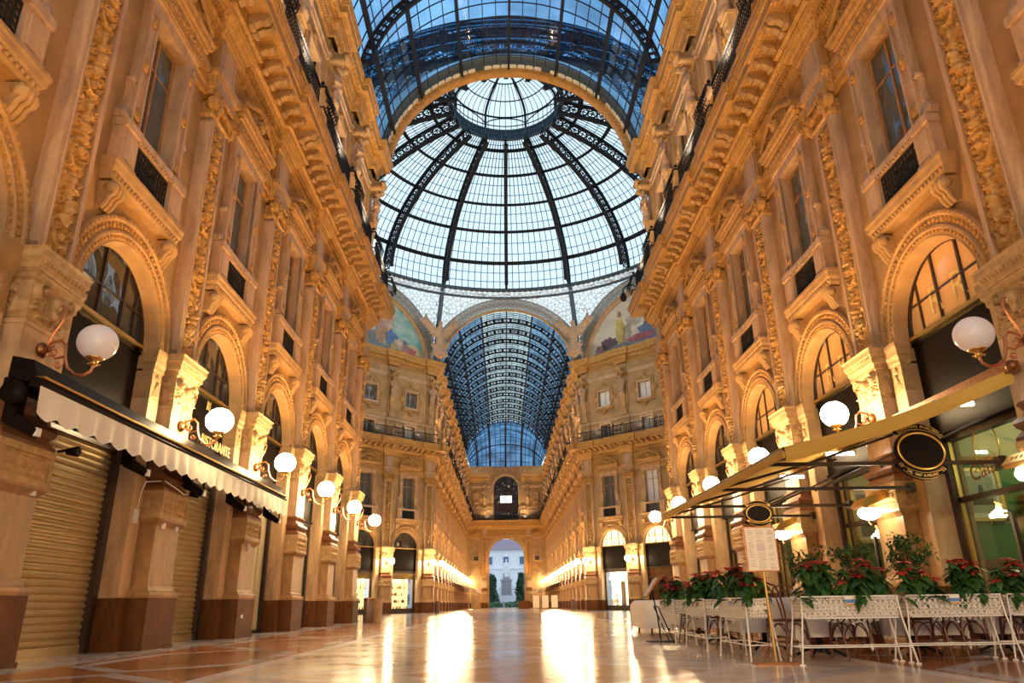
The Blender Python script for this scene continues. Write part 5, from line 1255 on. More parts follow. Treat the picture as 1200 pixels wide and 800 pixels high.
# far-gallery awnings, boards
def make_parasol_awning():
    t=thing('shop_awning',cat='awning'); m=MB(); m.extr([(.2,3.6),(3.4,2.55),(3.4,2.25),(3.35,2.25),(3.35,2.5),(.2,3.5)],26,0,'x',-13); m.build('canopy',M['canvaswhite'],t)
    for u in (-12.8,-4,4,12.8): m=MB(); m.tube([(u,.2,2.6),(u,3.3,2.45)],.03,6); m.build('arm',M['iron'],t)
    return t
ap=make_parasol_awning(); put(ap,NL(114),'cream awning far down the far gallery, shuttered side'); put(ap,NR(120),'cream awning far down the far gallery, café side')
def make_board():
    t=thing('standing_board',cat='standing board'); m=MB(); m.box(-.45,.45,-.03,.03,.15,1.65); m.build('panel',M['paper'],t); m=MB()
    for s in (-1,1): m.box(s*.45-.03,s*.45+.03,-.04,.04,0,1.7); m.box(s*.45-.03,s*.45+.03,-.2,.2,0,.05)
    m.build('stand',M['iron'],t); return t
bo=make_board()
for i,x in enumerate((3.6,4.8,6.0)): put(bo,Matrix.Translation((x,100.,0)),f'pale standing board in the far gallery on the café side, {ORD[i]} from the middle','standing boards of the far gallery')
m=MB(); m.box(-.8,.8,-.3,.3,0,1.0); m.box(-.85,.85,-.35,.35,.95,1.05); o=m.build('wooden_kiosk',M['brownmarble']); o.matrix_world=Matrix.Translation((2.3,108,0)); tag(o,'low dark wooden box beside the pale boards in the far gallery','box')
# corner camera hung from the cornice
t=thing('hanging_spotlight','small dark spotlight on a curved arm at the cornice corner before the cream mural','spotlight'); t.matrix_world=Matrix.Translation((6.55,34.9,16.0))
m=MB(); m.tube([(0,0,.3),(-.15,.1,.5),(-.45,.25,.5),(-.62,.3,.35),(-.64,.3,.1)],.035,6); m.build('curved_arm',M['iron'],t); m=MB(); m.lathe([(0,.12),(.08,.1),(.16,-.05),(.18,-.2),(.12,-.34),(0,-.4)],14,(-.64,.3,0)); m.build('lamp_head',M['iron'],t)
# ------------------------------------------------------------------ café: interior
M['green']=mat('cafe_green_paint',(.02,.19,.05),.5); M['creamwall']=mat('cafe_cream_paint',(.68,.66,.42),.6); M['wood']=mat('dark_wood_panel',(.16,.075,.03),.4,var=.3,scale=3)
M['chairwood']=mat('bentwood',(.13,.035,.016),.28,var=.2,scale=8); M['cloth']=mat('white_tablecloth',(.86,.80,.72),.85)
M['leaf']=mat('poinsettia_leaf',(.035,.115,.022),.42,var=.45,scale=9); M['bract']=mat('red_bract',(.62,.035,.03),.5,var=.4,scale=8); M['shrubleaf']=mat('shrub_leaf',(.045,.11,.02),.5,var=.4,scale=7); M['soil']=mat('soil',(.05,.03,.02),.9); M['terracotta']=mat('terracotta_pot',(.36,.13,.06),.7)
m=MB(); m.box(8.32,12.0,5.0,34,0,.02,2); m.box(8.32,12.2,5.0,34,4.4,4.5,1); m.box(12,12.2,5,34,0,4.5,0); struct('wall_cafe_back',m,[M['green'],M['creamwall'],M['wood']])
for k,y in enumerate((5.1,14.55,19.35,24.2)):
    m=MB(); m.box(8.31,12,y,y+.1,3.3,4.4,1); m.box(8.31,12,y,y+.1,1.35,3.3,0); m.box(8.31,12,y-.02,y+.12,0,1.35,2); m.box(8.31,12,y-.05,y+.15,3.25,3.38,3); m.box(8.31,12,y-.04,y+.14,1.3,1.38,2)
    struct(f'wall_cafe_{k}',m,[M['green'],M['creamwall'],M['wood'],M['ornament']])
def pt(loc,w_,col,rad=.1):
    l=bpy.data.lights.new('cafe_lamp','POINT'); l.energy=w_; l.color=col; l.shadow_soft_size=rad; o=bpy.data.objects.new('cafe_lamp',l); C.objects.link(o); o.location=loc
for y in (9.0,12.6): pt((10.2,y,3.7),48,(.9,1,.6))
for y in (17.2,21.8,27,31): pt((10.2,y,3.6),50,(1,.80,.42))
def picture(lab,x,y,z,w,h,tone):
    t=thing('framed_picture',lab,'picture'); t.matrix_world=Matrix.Translation((x,y,z))
    m=MB()
    for a in ((-w,w,h-.07,h),(-w,w,-h,-h+.07),(-w,-w+.07,-h,h),(w-.07,w,-h,h)): m.box(a[0],a[1],-.06,0,a[2],a[3])
    m.build('frame',M['goldpaint'],t); m=MB(); m.box(-w+.05,w-.05,-.03,-.01,-h+.05,h-.05); m.build('mount',mat('picture_mount',(.85,.84,.70),.5),t)
    m=MB(); m.box(-w+.15,w-.15,-.04,-.02,-h+.16,h-.16); m.extr([(-w*.55,-h*.4),(-w*.35,-h*.1),(-w*.2,-h*.2),(-.03,h*.35),(.03,h*.35),(w*.2,-h*.2),(w*.45,-h*.15),(w*.55,-h*.4)],-.01,1,'y',-.041); m.build('print',[mat('picture_sky',tone,.5),mat('picture_skyline',(.07,.09,.05),.5)],t)
picture('framed print of a dark skyline in a gold frame on the green café wall',8.95,14.5,2.62,.42,.52,(.42,.46,.32)); picture('framed grey print in a gold frame on the green wall of the second café bay',9.1,19.3,2.75,.5,.7,(.28,.27,.24))
t=thing('bar_shelf_unit','lit bar shelving with bottles behind the café window, at the frame edge','bar shelves'); t.matrix_world=Matrix.Translation((10.6,14.3,0))
m=MB(); m.box(-.9,.9,-.02,.2,0,2.6); m.build('carcass',M['wood'],t)
for z in (1.5,1.95,2.4): m=MB(); m.box(-.85,.85,-.3,0,z,z+.04); m.build('shelf',M['whiteglow'],t)
for i in range(14):
    m=MB(); m.lathe([(0,0),(.045,0),(.045,.2),(.018,.27),(.018,.34),(0,.34)],10,(9.9+.11*i,14.12,1.54 if i%2 else 1.99)); tag(m.build('bottle',mat('bottle_glass',(.25,.12,.03),.1) if i==0 else bpy.data.materials['bottle_glass']),'bottle standing on the lit bar shelving inside the café','bottle','bottles on the bar shelves')
t=thing('cafe_counter','dark wooden café counter with a brown panel behind the window','counter'); t.matrix_world=Matrix.Translation((9.2,13.6,0))
m=MB(); m.box(-.7,.8,-.35,.3,0,1.1); m.build('front_panel',M['wood'],t); m=MB(); m.box(-.75,.85,-.42,.35,1.1,1.15); m.build('counter_top',M['brownmarble'],t)
t=thing('small_screen','small blue-lit screen standing low behind the café window','screen'); t.matrix_world=Matrix.Translation((8.6,12.2,0)); m=MB(); m.box(-.25,.25,-.03,.03,.75,1.15); m.tube([(0,0,.0),(0,0,.8)],.03,8); m.lathe([(0,0),(.18,0),(.16,.03),(0,.04)],14); m.build('casing',M['blackgloss'],t); m=MB(); m.box(-.22,.22,-.035,-.031,.79,1.11); m.build('screen_face',mat('blue_screen',(.05,.08,.4),.3,emit=1.4,ecol=(.12,.2,1)),t)
# glazed café fronts
def make_cafefront():
    t=thing('glazed_cafe_bay',cat='café front')
    m=MB()
    for s in (-1,1): m.box(*sorted((s*1.30,s*1.44)),-.52,-.30,0,3.64); m.box(*sorted((s*1.26,s*1.30)),-.45,-.38,0,3.64,1)
    m.box(-1.44,1.44,-.52,-.34,3.5,3.66); m.box(-1.3,1.3,-.48,-.38,2.36,2.46); m.box(-1.3,1.3,-.5,-.36,0,.35); m.box(-.03,.03,-.47,-.39,.35,2.05); m.build('frame',[M['darkframe'],M['gold']],t)
    m=MB(); m.box(-1.3,1.3,-.43,-.42,.35,3.5); m.build('glass',M['shopglass'],t); return t
cf=make_cafefront()
for k,lab in ((-1,'glazed café front at the gallery edge, in front of the unlit globe lamp'),(0,'glazed café front showing the framed print, beside the oval sign'),(1,'glazed café front behind the shrubs, one bay past the oval sign'),(2,'glazed café front behind the menu stand'),(3,'glazed café front between the menu stand and the slanted menu board'),(4,'glazed café front in the last bay before the dome')): put(cf,NR(BN[k+1]),lab)
o=text('script_lettering','Caffè',.42,M['bronze'],Matrix.Rotation(PI/2,4,'X')@Matrix.Translation((0,0,.0))@Matrix.Rotation(.12,4,'Z'),None,.003); o.matrix_world=NR(BN[1])@Matrix.Translation((.35,-.38,2.72))@Matrix.Rotation(PI,4,'Z'); tag(o,'brown script lettering on the café window above the framed print','lettering')
m=MB(); m.tube([(.34*math.cos(q*PI/16),0,.42*math.sin(q*PI/16)) for q in range(32)],.012,5,0,True); [m.tube([(sx*(.34+p[0]),0,-.40+p[1]) for p in spiral(0,0,.1,1.2,0,1,16)],.01,4) for sx in (-1,1)]; o=m.build('oval_emblem',M['gold']); o.matrix_world=NR(BN[1])@Matrix.Translation((.2,-.38,3.2)); tag(o,'thin gold oval emblem painted high on the café window','emblem')
for k,b in ((1,BN[1]),(2,BN[2])):  # letter meshes put in for reflections in the lunette panes
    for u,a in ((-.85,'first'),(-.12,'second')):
        o=text('reflected_letter','R',.78,M['goldpaint'],Matrix.Rotation(PI,4,'Z')@Matrix.Rotation(PI/2,4,'X'),None,.004); o.matrix_world=NR(b)@Matrix.Translation((u+.5,-.205,5.85)); tag(o,f"painted R reflection on the arched window above the café, {a} pane of the {'big' if k==1 else 'next'} arch",'letter')
# ------------------------------------------------------------------ yellow awning
AX,AZ0,AZ1,AY0,AY1=3.5,3.92,2.78,10.3,18.9
t=thing('yellow_awning','long yellow canvas awning stretched over the café tables on thin dark rods','awning')
n=24;k=14; vs=[]
for i in range(n+1):
    y=AY0+(AY1-AY0)*i/n
    for j in range(k+1):
        f=j/k; vs.append((7.08+(AX-7.08)*f,y,AZ0+(AZ1-AZ0)*f-.07*math.sin(PI*f)*(1+.3*math.cos(i*PI/3))))
m=MB(); m.add(vs,[(i*(k+1)+j,(i+1)*(k+1)+j,(i+1)*(k+1)+j+1,i*(k+1)+j+1) for i in range(n) for j in range(k)],0,True); m.build('canvas',M['canvasyellow'],t)
m=MB()
for (a,b) in (((7.08,AZ0),(AX,AZ1)),):
    for j in range(20):
        f0,f1=j/20,(j+1)/20; P=lambda f,dz,dy:(a[0]+(b[0]-a[0])*f,AY0+dy,a[1]+(b[1]-a[1])*f-.07*math.sin(PI*f)*1.3-dz)
        m.add([P(f0,0,0),P(f1,0,0),P(f1,.14,-.03),P(f0,.14,-.03)],[(0,1,2,3)],0,True); m.add([P(f0,.14,-.03),P(f1,.14,-.03),P(f1,.22,.0),P(f0,.22,.0)],[(0,1,2,3)],0,True)
m.box(AX-.03,AX+.0,AY0,AY1,AZ1-.16,AZ1); m.build('valance',M['canvasyellow'],t)
m=MB(); m.box(6.98,7.16,AY0-.1,AY1+.1,AZ0-.08,AZ0+.1); m.ball((7.0,AY0-.16,AZ0),.09,12); m.build('roller_cassette',M['bronze'],t)
m=MB(); m.tube([(AX,AY0,AZ1-.03),(AX,AY1,AZ1-.03)],.035,8); m.build('front_bar',M['darkframe'],t)
for y in (11.25,13.9,16.5,18.6):
    m=MB(); m.box(AX,7.28,y-.025,y+.025,2.66,2.72); m.box(7.2,7.3,y-.08,y+.08,2.6,2.78); m.build('rod',M['darkframe'],t)
    m=MB(); m.tube([(7.1,y,3.72),(5.3,y,3.16),(AX+.1,y,2.72)],.028,6); m.tube([(7.15,y,3.4),(5.6,y+.5,2.72)],.02,5); m.build('diagonal_arm',M['darkframe'],t)
for i,(x,y,z) in enumerate(((6.7,11.2,3.62),(6.6,15.2,3.6),(6.7,18.2,3.6))):
    t=thing('tube_lamp',f"white fluorescent tube lamp under the yellow awning, {('by the oval sign','above the menu stand','at the awning end by the dome')[i]}",'tube lamp'); t.matrix_world=Matrix.Translation((x,y,z))
    m=MB(); m.tube([(-.3,0,0),(.3,0,0)],.035,10); m.build('tube',M['tubelight'],t); m=MB(); m.box(-.34,.34,-.03,.03,.04,.08); m.box(-.34,-.3,-.03,.03,-.03,.06); m.box(.3,.34,-.03,.03,-.03,.06); m.build('fitting',M['white'],t)
# oval hanging sign
def arc_text(nm,s,size,R,zc,a_mid,span,mat_,par,flip=False,y=-.035,ry=1.):
    """letters set along an arc, joined into one mesh"""
    mb=MB(); n=len(s)
    for i,ch in enumerate(s):
        if ch==' ': continue
        f=(i+.5)/n-.5; a=a_mid-f*span if not flip else a_mid+f*span
        x,z=R*math.cos(a),zc+R*ry*math.sin(a)
        cu=bpy.data.curves.new('c','FONT'); cu.body=ch; cu.size=size; cu.extrude=.002; cu.align_x='CENTER'; cu.align_y='CENTER'; cu.resolution_u=2
        o=bpy.data.objects.new('c',cu); C.objects.link(o); dg=bpy.context.evaluated_depsgraph_get(); dg.update(); me=bpy.data.meshes.new_from_object(o.evaluated_get(dg)); bpy.data.objects.remove(o)
        rot=(a-PI/2) if not flip else (a+PI/2); T=Matrix.Translation((x,y,z))@Matrix.Rotation(PI/2,4,'X')@Matrix.Rotation(rot,4,'Z')
        mb.add([tuple(T@v.co) for v in me.vertices],[tuple(p.vertices) for p in me.polygons]); bpy.data.meshes.remove(me)
    return mb.build(nm,mat_,par)
def oval_sign(t,z0,w,h,txt=True):
    n=40; el=lambda a,b,k=n:[(a*math.cos(2*PI*i/k),z0+b*math.sin(2*PI*i/k)) for i in range(k)]
    m=MB(); m.extr(el(w,h),.06,0,'y',-.03)
    rib=[]
    for sgn in (1,-1):
        out=[];inn=[]
        for i in range(15):
            a=(PI/2-.78+1.56*i/14)*sgn; out.append((1.2*w*math.cos(a),z0+1.40*h*math.sin(a))); inn.append((1.12*w*math.cos(a),z0+1.0*h*math.sin(a)))
        m.extr(out+inn[::-1],.05,0,'y',-.028)
        for e in (0,-1): m.ball((out[e][0]*1.04,0,(out[e][1]+inn[e][1])/2),(.16*w,.03,.16*h),10,0,6)
    sb=m.build('sign_board',M['blackgloss'],t)
    m=MB(); m.tube([(x,-.035,z) for x,z in [(w*.9*math.cos(2*PI*i/n),z0+h*.88*math.sin(2*PI*i/n)) for i in range(n)]],.018*w/.36,6,0,True)
    for sgn in (1,-1):
        for r0 in (1.05,1.36): m.tube([(1.16*w*math.cos((PI/2-.72+1.44*i/14)*sgn),-.032,z0+r0*h*math.sin((PI/2-.72+1.44*i/14)*sgn)) for i in range(15)],.006,4)
        for s2 in (-1,1): m.tube([(s2*1.1*w*math.sin(.76)*1.06+p[0]*s2,-.032,z0+sgn*1.12*h*math.cos(.76)+p[1]) for p in spiral(0,0,.1*w,1.2,0,1,16)],.008,4)
    m.build('gold_border',M['gold'],sb)
    if txt:
        arc_text('upper_lettering','RISTORANTE IN GALLERIA',.20*h,1.16*w,z0,PI/2,1.34,M['goldpaint'],sb,ry=1.2*h/(1.16*w)); arc_text('lower_lettering','DAL 1867 A MILANO',.19*h,1.16*w,z0,-PI/2,1.05,M['goldpaint'],sb,True,ry=1.2*h/(1.16*w))
t=thing('oval_sign','black oval restaurant sign with gold ribbon lettering, hung on an awning rod','sign'); t.matrix_world=Matrix.Translation((5.97,11.17,2.86))@Matrix.Rotation(.12,4,'Y'); oval_sign(t,0,.40,.32)
t=thing('menu_stand','brass menu stand with a cream menu board under a small black oval header','menu stand'); t.matrix_world=Matrix.Translation((2.62,9.2,0))
m=MB(); m.tube([(0,0,.03),(-.01,0,.5),(-.03,0,1.62)],.018,8); m.build('pole',M['gold'],t)
m=MB(); m.box(-.26,.26,-.10,.10,0,.025); [m.tube([(s*(.1+p[0]),-.02,.09+p[1]) for p in spiral(0,0,.06,1.4,0,1,18)],.008,5) for s in (-1,1)]; m.tube([(-.24,0,.03),(-.1,0,.16),(0,0,.3),(.1,0,.16),(.24,0,.03)],.007,5); m.build('base',M['bronze'],t)
m=MB(); m.box(-.215,.175,-.03,.01,1.03,1.56); 
for s,x in ((-1,-.225),(1,.185)):
    for i in range(9): m.tube([(x+s*(.012+p[0]),-.01,1.07+.056*i+p[1]) for p in spiral(0,0,.022,1.1,0,1,10)],.005,4)
bf=m.build('board_frame',M['bronze'],t)
m=MB(); m.box(-.20,.16,-.034,-.029,1.045,1.545); m.build('menu_sheet',M['paper'],bf)
m=MB(); rs=random.Random(11)
for i in range(30):
    z=1.51-.0155*i; 
    for c0,c1 in ((-.185,-.10),(-.08,.03),(.06,.145)):
        if c0==-.08 and 9<i<17: continue
        if rs.random()<.8: m.box(c0+rs.uniform(0,.02),c1-rs.uniform(0,.03),-.0348,-.034,z,z+.004)
m.box(-.075,.02,-.0348,-.034,1.27,1.36,1); m.tube([(.11+.025*math.cos(q*PI/8),-.035,1.49+.025*math.sin(q*PI/8)) for q in range(16)],.002,4,0,True); m.build('menu_print',[mat('menu_ink',(.45,.28,.14),.7),mat('menu_photo',(.66,.56,.55),.6)],bf)
h=bpy.data.objects.new('header',None); 
m=MB(); bpy.data.objects.remove(h)
oval_sign(t,1.72,.17,.115,False)
t=thing('slanted_menu_board','slanted glass-topped menu board on thin dark legs by the far end of the café tables','menu board'); t.matrix_world=Matrix.Translation((2.32,14.6,0))
m=MB(); m.T=Matrix.Translation((-.06,0,.95))@Matrix.Rotation(-.95,4,'Y'); m.box(-.22,.22,-.16,.16,0,.03); m.T=None; m.build('board',M['bronze'],t)
m=MB(); m.T=Matrix.Translation((-.06,0,.95))@Matrix.Rotation(-.95,4,'Y'); m.box(-.20,.20,-.14,.14,.03,.036); m.T=None; m.build('sheet',mat('pale_sheet',(.75,.78,.76),.15),t)
m=MB(); m.tube([(-.06,0,.95),(.02,0,.45),(.05,0,.02)],.014,6); m.tube([(.0,-.2,.62),(.25,-.2,.0)],.012,6); m.tube([(.0,.2,.62),(.25,.2,.0)],.012,6); m.tube([(.0,-.2,.62),(.0,.2,.62)],.012,6); m.box(-.2,.3,-.2,.2,0,.015); m.build('leg',M['iron'],t)
# ornate pier lanterns
def make_lantern():
    t=thing('gilt_pier_lantern',cat='wall lantern')
    m=MB(); m.extr([(.40,2.62),(1.0,2.40),(1.06,2.46),(.92,2.60),(.70,2.66),(.42,2.78)],.5,0,'x',-.25)
    for i in range(5): m.tube([(-.2+.1*i,.95+p[0],2.50+p[1]) for p in spiral(0,0,.06,1.2,0,1,12)],.012,4); m.tube([(-.2+.1*i,.6+p[0],2.68+p[1]) for p in spiral(0,0,.05,1.2,0,1,12)],.012,4)
    m.box(-.1,.1,.36,.42,2.2,2.8); m.build('gilt_canopy',M['gold'],t)
    m=MB(); m.lathe([(.0,2.42),(.20,2.40),(.24,2.32),(.20,2.24),(.08,2.19),(0,2.18)],18,(0,.80,0),0,sx=1.1,sy=.9); m.build('glass_shade',M['lampwhite'],t)
    m=MB(); m.tube([(.09*math.cos(q*PI/8+PI),.80,2.18+.09*math.sin(q*PI/8+PI)) for q in range(9)],.01,5); m.ball((0,.80,2.08),.02,8); m.build('drop_ring',M['bronze'],t); return t
ln=make_lantern()
for k,lab in ((1,'gilt canopy wall lantern at the frame edge, on the pier before the framed print'),(2,'gilt canopy wall lantern on the café pier above the shrubs'),(3,'gilt canopy wall lantern on the café pier beside the menu stand')): put(ln,NR(PN[k]),lab)
t=thing('notice_board','brown wooden notice board hung on the café pier under the gilt lantern','notice board'); t.matrix_world=NR(PN[2])@Matrix.Translation((-.05,.43,1.55)); m=MB(); m.box(-.2,.2,0,.04,-.28,.28); m.build('board',M['wood'],t); m=MB(); m.box(-.16,.16,.04,.045,-.24,.24); m.build('panel',M['pedestal'],t)
# ------------------------------------------------------------------ white metal planters
def make_planter():
    t=thing('white_planter',cat='planter'); L=.59; D0=.15
    m=MB(); m.frus(-L+.05,L-.05,D0-.03,.50,-D0+.03,-L,L,D0,.73); 
    tr=m.build('trough',M['lace'],t)
    for s,nm in ((-1,'lace_panel'),(1,'lace_panel')):
        m=MB(); y=s*(D0+.006)
        for i in range(17):
            for j in range(3):
                x=-.52+1.04*i/16; z=.545+.065*j; m.tube([(x+.026*math.cos(q*PI/4),y,z+.028*math.sin(q*PI/4)) for q in range(8)],.005,4,0,True)
                if i<16: m.tube([(x+.0325,y,z-.03),(x+.0325,y,z+.03)],.004,4)
        m.tube([(-L+.02,y,.735),(L-.02,y,.735)],.010,6); m.tube([(-L+.05,y,.50),(L-.05,y,.50)],.010,6)
        if s<0:
            for i in range(9): xx=-.28+.07*i; m.tube([(xx+p[0],y,.475+p[1]) for p in spiral(0,0,.025,1.2,PI*(i%2),1,12)],.004,4)
            m.ball((0,y,.44),.014,6,0,4)
        m.build(nm,M['white'],tr)
    for sx in (-1,1):
        for sy in (-1,1): m=MB(); m.tube([(sx*(L-.03),sy*D0*.95,.74),(sx*(L-.01),sy*D0,.5),(sx*(L+.07),sy*(D0+.03),.005)],.011,6); m.tube([(sx*(L+.07)-.03,sy*(D0+.03),.006),(sx*(L+.07)+.03,sy*(D0+.03),.006)],.012,5); m.build('leg',M['white'],t)
    m=MB()
    for sy in (-1,1): m.tube([(-L-.03,sy*(D0+.02),.19),(L+.03,sy*(D0+.02),.19)],.008,6)
    for sx in (-1,1): m.tube([(sx*(L+.035),-D0-.02,.19),(sx*(L+.035),D0+.02,.19)],.008,6)
    m.build('stretcher',M['white'],t)
    m=MB(); m.box(-.06,.06,-D0-.022,-D0-.014,.64,.73,0); m.box(-.06,.06,-D0-.023,-D0-.015,.66,.70,1); m.box(-.06,.06,-D0-.023,-D0-.015,.64,.655,2); m.build('label_card',[M['white'],mat('card_blue',(.10,.25,.55),.5),mat('card_orange',(.75,.30,.06),.5)],tr)
    m=MB(); m.box(-L+.04,L-.04,-D0+.03,D0-.03,.68,.70); m.build('soil',M['soil'],tr); return t
plt=make_planter()
PL=[((3.47,9.08),0,'white planter behind the menu stand, first along the front row'),((4.78,9.22),0,'white planter in the middle of the front row facing the camera'),((6.10,9.40),.02,'white planter at the frame edge end of the front row'),((2.60,10.15),-PI/2,'white planter just behind the menu stand, turned along the gallery'),((2.60,12.15),-PI/2,'white planter along the gallery, second behind the menu stand'),((2.56,14.05),-PI/2,'white planter along the gallery, beside the slanted menu board')]
for (x,y),rz,lab in PL: put(plt,Matrix.Translation((x,y,0))@Matrix.Rotation(rz,4,'Z'),lab,'white lace-metal planters')
def leafshape(mb,c,d,up,ln,wd,mi=0,bend=.3):
    d=d.normalized(); s=d.cross(up); s=s.normalized() if s.length>1e-4 else d.orthogonal().normalized(); n=s.cross(d)
    P=[];K=5
    for i in range(K+1):
        f=i/K; w_=wd*math.sin(PI*min(1,f*.93+.07))**.8*(1-.35*f); p=c+d*(ln*f)-n*(bend*ln*f*f)
        P+= [tuple(p+s*w_-n*.12*w_),tuple(p),tuple(p-s*w_-n*.12*w_)]
    mb.add(P,[(3*i+a,3*i+a+1,3*i+a+4,3*i+a+3) for i in range(K) for a in (0,1)],mi,True)
def make_poinsettia(seed):
    rs=random.Random(seed); t=thing('poinsettia_plant',cat='plant')
    m=MB(); f=MB()
    m2=MB()
    for k in range(12):
        a=rs.uniform(0,2*PI); r=rs.uniform(.03,.24); tip=Vector((r*1.25*math.cos(a),r*.8*math.sin(a),.72+rs.uniform(.16,.42)))
        m2.tube([(tip.x*.3,tip.y*.3,.69),(tip.x*.8,tip.y*.8,.78),tuple(tip)],.006,5)
        for j in range(16):
            b=rs.uniform(0,2*PI); h=rs.uniform(-.30,-.01); d=Vector((math.cos(b),math.sin(b),rs.uniform(-.65,.15))); c=tip+Vector((0,0,h))*.9; c.z=max(c.z,.72)
            leafshape(m,c,d,Vector((0,0,1)),rs.uniform(.12,.19),rs.uniform(.042,.062),0,rs.uniform(.25,.7))
        if k<9:
            for j in range(11):
                b=2*PI*j/11+rs.uniform(-.3,.3); d=Vector((math.cos(b),math.sin(b),rs.uniform(-.1,.5))); leafshape(f,tip+Vector((0,0,.015)),d,Vector((0,0,1)),rs.uniform(.085,.15),rs.uniform(.026,.042),0,.3)
    m2.build('stem',M['shrubleaf'],t); m.build('foliage',M['leaf'],t); f.build('red_bracts',M['bract'],t); return t
poi=[make_poinsettia(s) for s in (1,2,3)]
rs=random.Random(21); cnt=0
for i,((x,y),rz,lab) in enumerate(PL):
    for j,du in enumerate((-.3,.28)):
        T=Matrix.Translation((x,y,0))@Matrix.Rotation(rz,4,'Z')@Matrix.Translation((du,0,.0))@Matrix.Rotation(rs.choice((0,PI,.2,PI+.2,-.2)),4,'Z'); 
        wh=('planter behind the menu stand','middle planter of the front row','front-row planter at the frame edge','planter just behind the menu stand','second planter behind the menu stand','planter by the slanted menu board')[i]
        put(poi[cnt%3],T,f"red poinsettia in the {wh}, {('gallery' if i<3 else 'dome') if j==0 else ('café-wall' if i<3 else 'camera')} end",'poinsettias in the white planters'); cnt+=1
def make_shrub(seed,h):
    rs=random.Random(seed); t=thing('potted_shrub',cat='shrub')
    m=MB(); m.lathe([(0,0),(.15,0),(.2,.36),(.22,.36),(.22,.42),(.18,.42),(.17,.38),(0,.38)],18); m.build('pot',M['terracotta'],t)
    m=MB(); m2=MB()
    for k in range(22):
        a=rs.uniform(0,2*PI); r=rs.uniform(.05,.32); z=h+rs.uniform(-.32,.22); tip=Vector((r*math.cos(a),r*math.sin(a),z)); m2.tube([(0,0,.38),(tip.x*.3,tip.y*.3,h*.7),tuple(tip)],.008,5)
        for j in range(46):
            d=Vector((rs.uniform(-1,1),rs.uniform(-1,1),rs.uniform(-.8,.8))); c=tip+Vector((rs.gauss(0,.06),rs.gauss(0,.06),rs.gauss(0,.06))); leafshape(m,c,d,Vector((0,0,1)),rs.uniform(.05,.085),rs.uniform(.016,.026),0,.3)
    m2.build('stem',M['wood'],t); m.build('foliage',M['shrubleaf'],t); return t
shr=[make_shrub(31,1.22),make_shrub(32,1.25),make_shrub(33,1.38)]
for i,(x,y,lab) in enumerate(((4.3,12.0,'leafy shrub behind the front planters, beside the menu stand'),(4.95,11.7,'leafy shrub in front of the green café door'),(5.6,11.4,'wide leafy shrub under the gilt lantern and notice board'))): put(shr[i],Matrix.Translation((x,y,.0)),lab)
# ------------------------------------------------------------------ tables, cloths, bentwood chairs
def make_table():
    t=thing('cafe_table',cat='table'); m=MB(); m.box(-.38,.38,-.38,.38,.70,.73); m.build('tabletop',M['wood'],t)
    m=MB(); m.tube([(0,0,.05),(0,0,.7)],.035,10); m.build('pedestal',M['iron'],t)
    for q in range(4): a=q*PI/2+PI/4; m=MB(); m.tube([(0,0,.12),(.15*math.cos(a),.15*math.sin(a),.09),(.32*math.cos(a),.32*math.sin(a),.015)],.02,6); m.build('foot',M['iron'],t)
    return t
def make_cloth(hx=.40,hy=.40,drop=.50,name='tablecloth'):
    N=40; m=MB(); L=[]
    ext=drop
    def pt(u,v):
        x=u*(hx+ext)/1.0; y=v*(hy+ext); ox=max(0,abs(x)-hx); oy=max(0,abs(y)-hy); d=math.hypot(ox,oy)
        sx,sy=(1 if x>0 else -1),(1 if y>0 else -1); cx=max(-hx,min(hx,x)); cyy=max(-hy,min(hy,y))
        if d<1e-6: return (x,y,.738)
        a=math.atan2(oy,ox); rip=.020*math.sin((x if oy>ox else y)*22)*min(1,d/.15); fl=.05*min(1,d/.1)+rip
        return (cx+sx*fl*math.cos(a)+(sx*.03 if ox>0 and oy>0 else 0),cyy+sy*fl*math.sin(a)+(sy*.03 if ox>0 and oy>0 else 0),.738-min(d*.97,.70))
    X=np.zeros((N+1,N+1));Y=X.copy();Z=X.copy()
    for i in range(N+1):
        for j in range(N+1): X[i,j],Y[i,j],Z[i,j]=pt(-1+2*i/N,-1+2*j/N)
    m.grid(X,Y,Z); o=m.build(name,M['cloth']); o['category']='tablecloth'; return o
def make_chair():
    t=thing('bentwood_chair',cat='chair')
    m=MB(); m.lathe([(0,.445),(.19,.445),(.205,.455),(.205,.47),(.19,.478),(.12,.470),(0,.468)],28); m.build('seat',M['chairwood'],t)
    m=MB(); pts=[(-.17,.17,.46),(-.185,.20,.62),(-.18,.235,.78),(-.13,.255,.88),(0,.262,.915),(.13,.255,.88),(.18,.235,.78),(.185,.20,.62),(.17,.17,.46)]
    m.tube(pts,.013,8); m.tube([(x*.62,y-.004,z if z<.6 else .46+(z-.46)*.83) for x,y,z in pts],.010,8); m.build('backrest',M['chairwood'],t)
    for s in (-1,1):
        m=MB(); m.tube([(s*.15,-.13,.45),(s*.165,-.155,.2),(s*.17,-.165,.0)],[.016,.014,.011],8); m.build('leg',M['chairwood'],t)
        m=MB(); m.tube([(s*.17,.17,.47),(s*.18,.20,.25),(s*.19,.25,.0)],[.014,.014,.011],8); m.build('leg',M['chairwood'],t)
    m=MB(); 
    for (a,b) in (((-.15,-.14),(.15,-.14)),((-.15,-.14),(-.17,.17)),((.15,-.14),(.17,.17)),((-.17,.17),(.17,.17))):
        m.tube([(a[0]+(b[0]-a[0])*f,a[1]+(b[1]-a[1])*f,.22+.20*math.sin(PI*f)**.6) for f in [i/10 for i in range(11)]],.009,6)
    m.build('arched_brace',M['chairwood'],t)
    m=MB(); m.tube([(.155*math.cos(q*PI/12),.155*math.sin(q*PI/12),.20) for q in range(24)],.008,6,0,True); m.build('stretcher_ring',M['chairwood'],t); return t
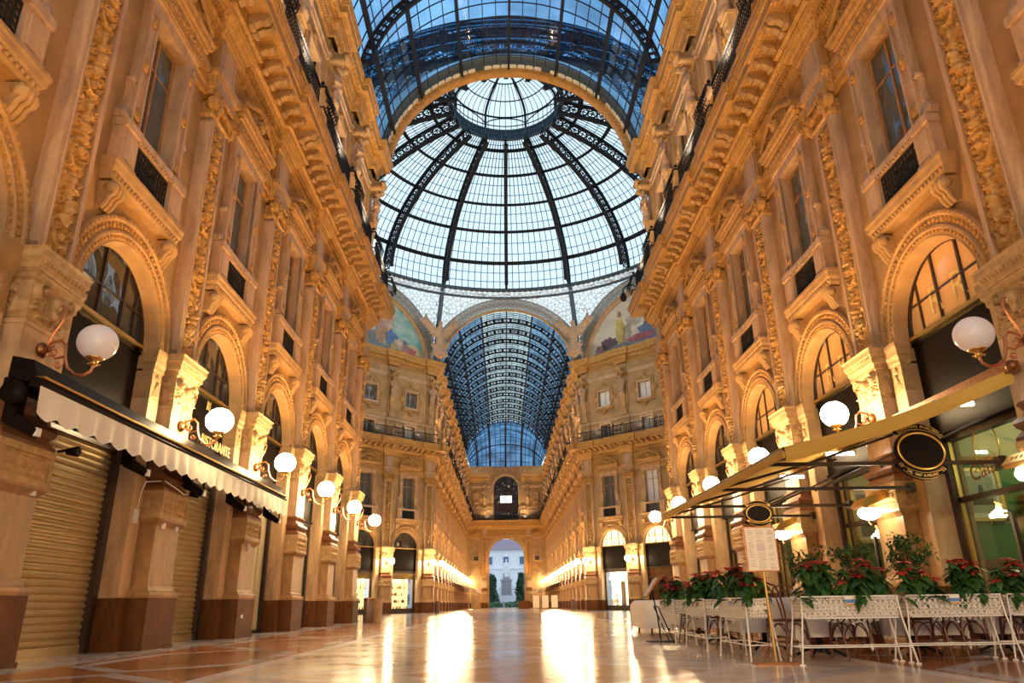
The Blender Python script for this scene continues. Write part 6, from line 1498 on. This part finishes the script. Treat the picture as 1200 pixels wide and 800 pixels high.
tab=make_table(); clo=make_cloth(); ch=make_chair()
TB=[((3.62,10.35),.05,'behind the first front planter'),((4.92,10.4),-.04,'behind the middle front planter'),((6.2,10.5),.03,'at the frame edge behind the front row'),((3.45,12.0),.0,'second along the gallery row'),((3.4,14.0),.04,'beside the slanted menu board'),((4.9,12.9),.1,'in the second row under the awning'),((3.5,16.2),0,'in the back of the café seating')]
for (x,y),rz,wh in TB:
    T=Matrix.Translation((x,y,0))@Matrix.Rotation(rz,4,'Z'); put(tab,T,f'square café table under its cloth, {wh}','café tables'); put(clo,T,f'white pointed tablecloth hanging over the table {wh}','white tablecloths')
CH=[((3.10,9.95),1.9,'beside the menu stand, its hooped back to the gallery'),((3.75,9.72),PI+.1,'with its back to the first front planter'),((4.72,9.75),PI-.15,'behind the gap between the first and middle planters'),((5.25,9.8),PI+.15,'behind the middle front planter'),((6.05,9.9),PI,'behind the planter at the frame edge'),((2.92,12.3),PI/2+.2,'between the planters along the gallery'),((4.25,10.5),-PI/2,'between the first two tables'),((5.6,10.6),PI/2,'between the middle and frame-edge tables'),((3.5,11.35),PI,'at the second gallery table, facing the dome'),((2.9,14.15),PI/2,'at the table beside the slanted menu board'),((3.45,13.35),PI-.1,'before the table beside the slanted menu board'),((4.95,12.2),PI,'at the second-row table under the awning')]
for (x,y),rz,wh in CH: put(ch,Matrix.Translation((x,y,0))@Matrix.Rotation(rz,4,'Z'),f'dark bentwood café chair {wh}','bentwood café chairs')
# long serving table at the far end
t=thing('serving_table','long serving table under a draped cream cloth at the dome end of the café','table'); t.matrix_world=Matrix.Translation((3.05,17.9,0)); m=MB(); m.box(-.42,.42,-.9,.9,.70,.73); m.build('tabletop',M['wood'],t)
for sx in (-1,1):
    for sy in (-1,1): m=MB(); m.tube([(sx*.36,sy*.8,0),(sx*.36,sy*.8,.7)],.02,6); m.build('leg',M['iron'],t)
cl2=make_cloth(.44,.92,.60,'long_tablecloth'); put(cl2,Matrix.Translation((3.05,17.9,0)),'floor-length cream cloth draped over the long serving table')
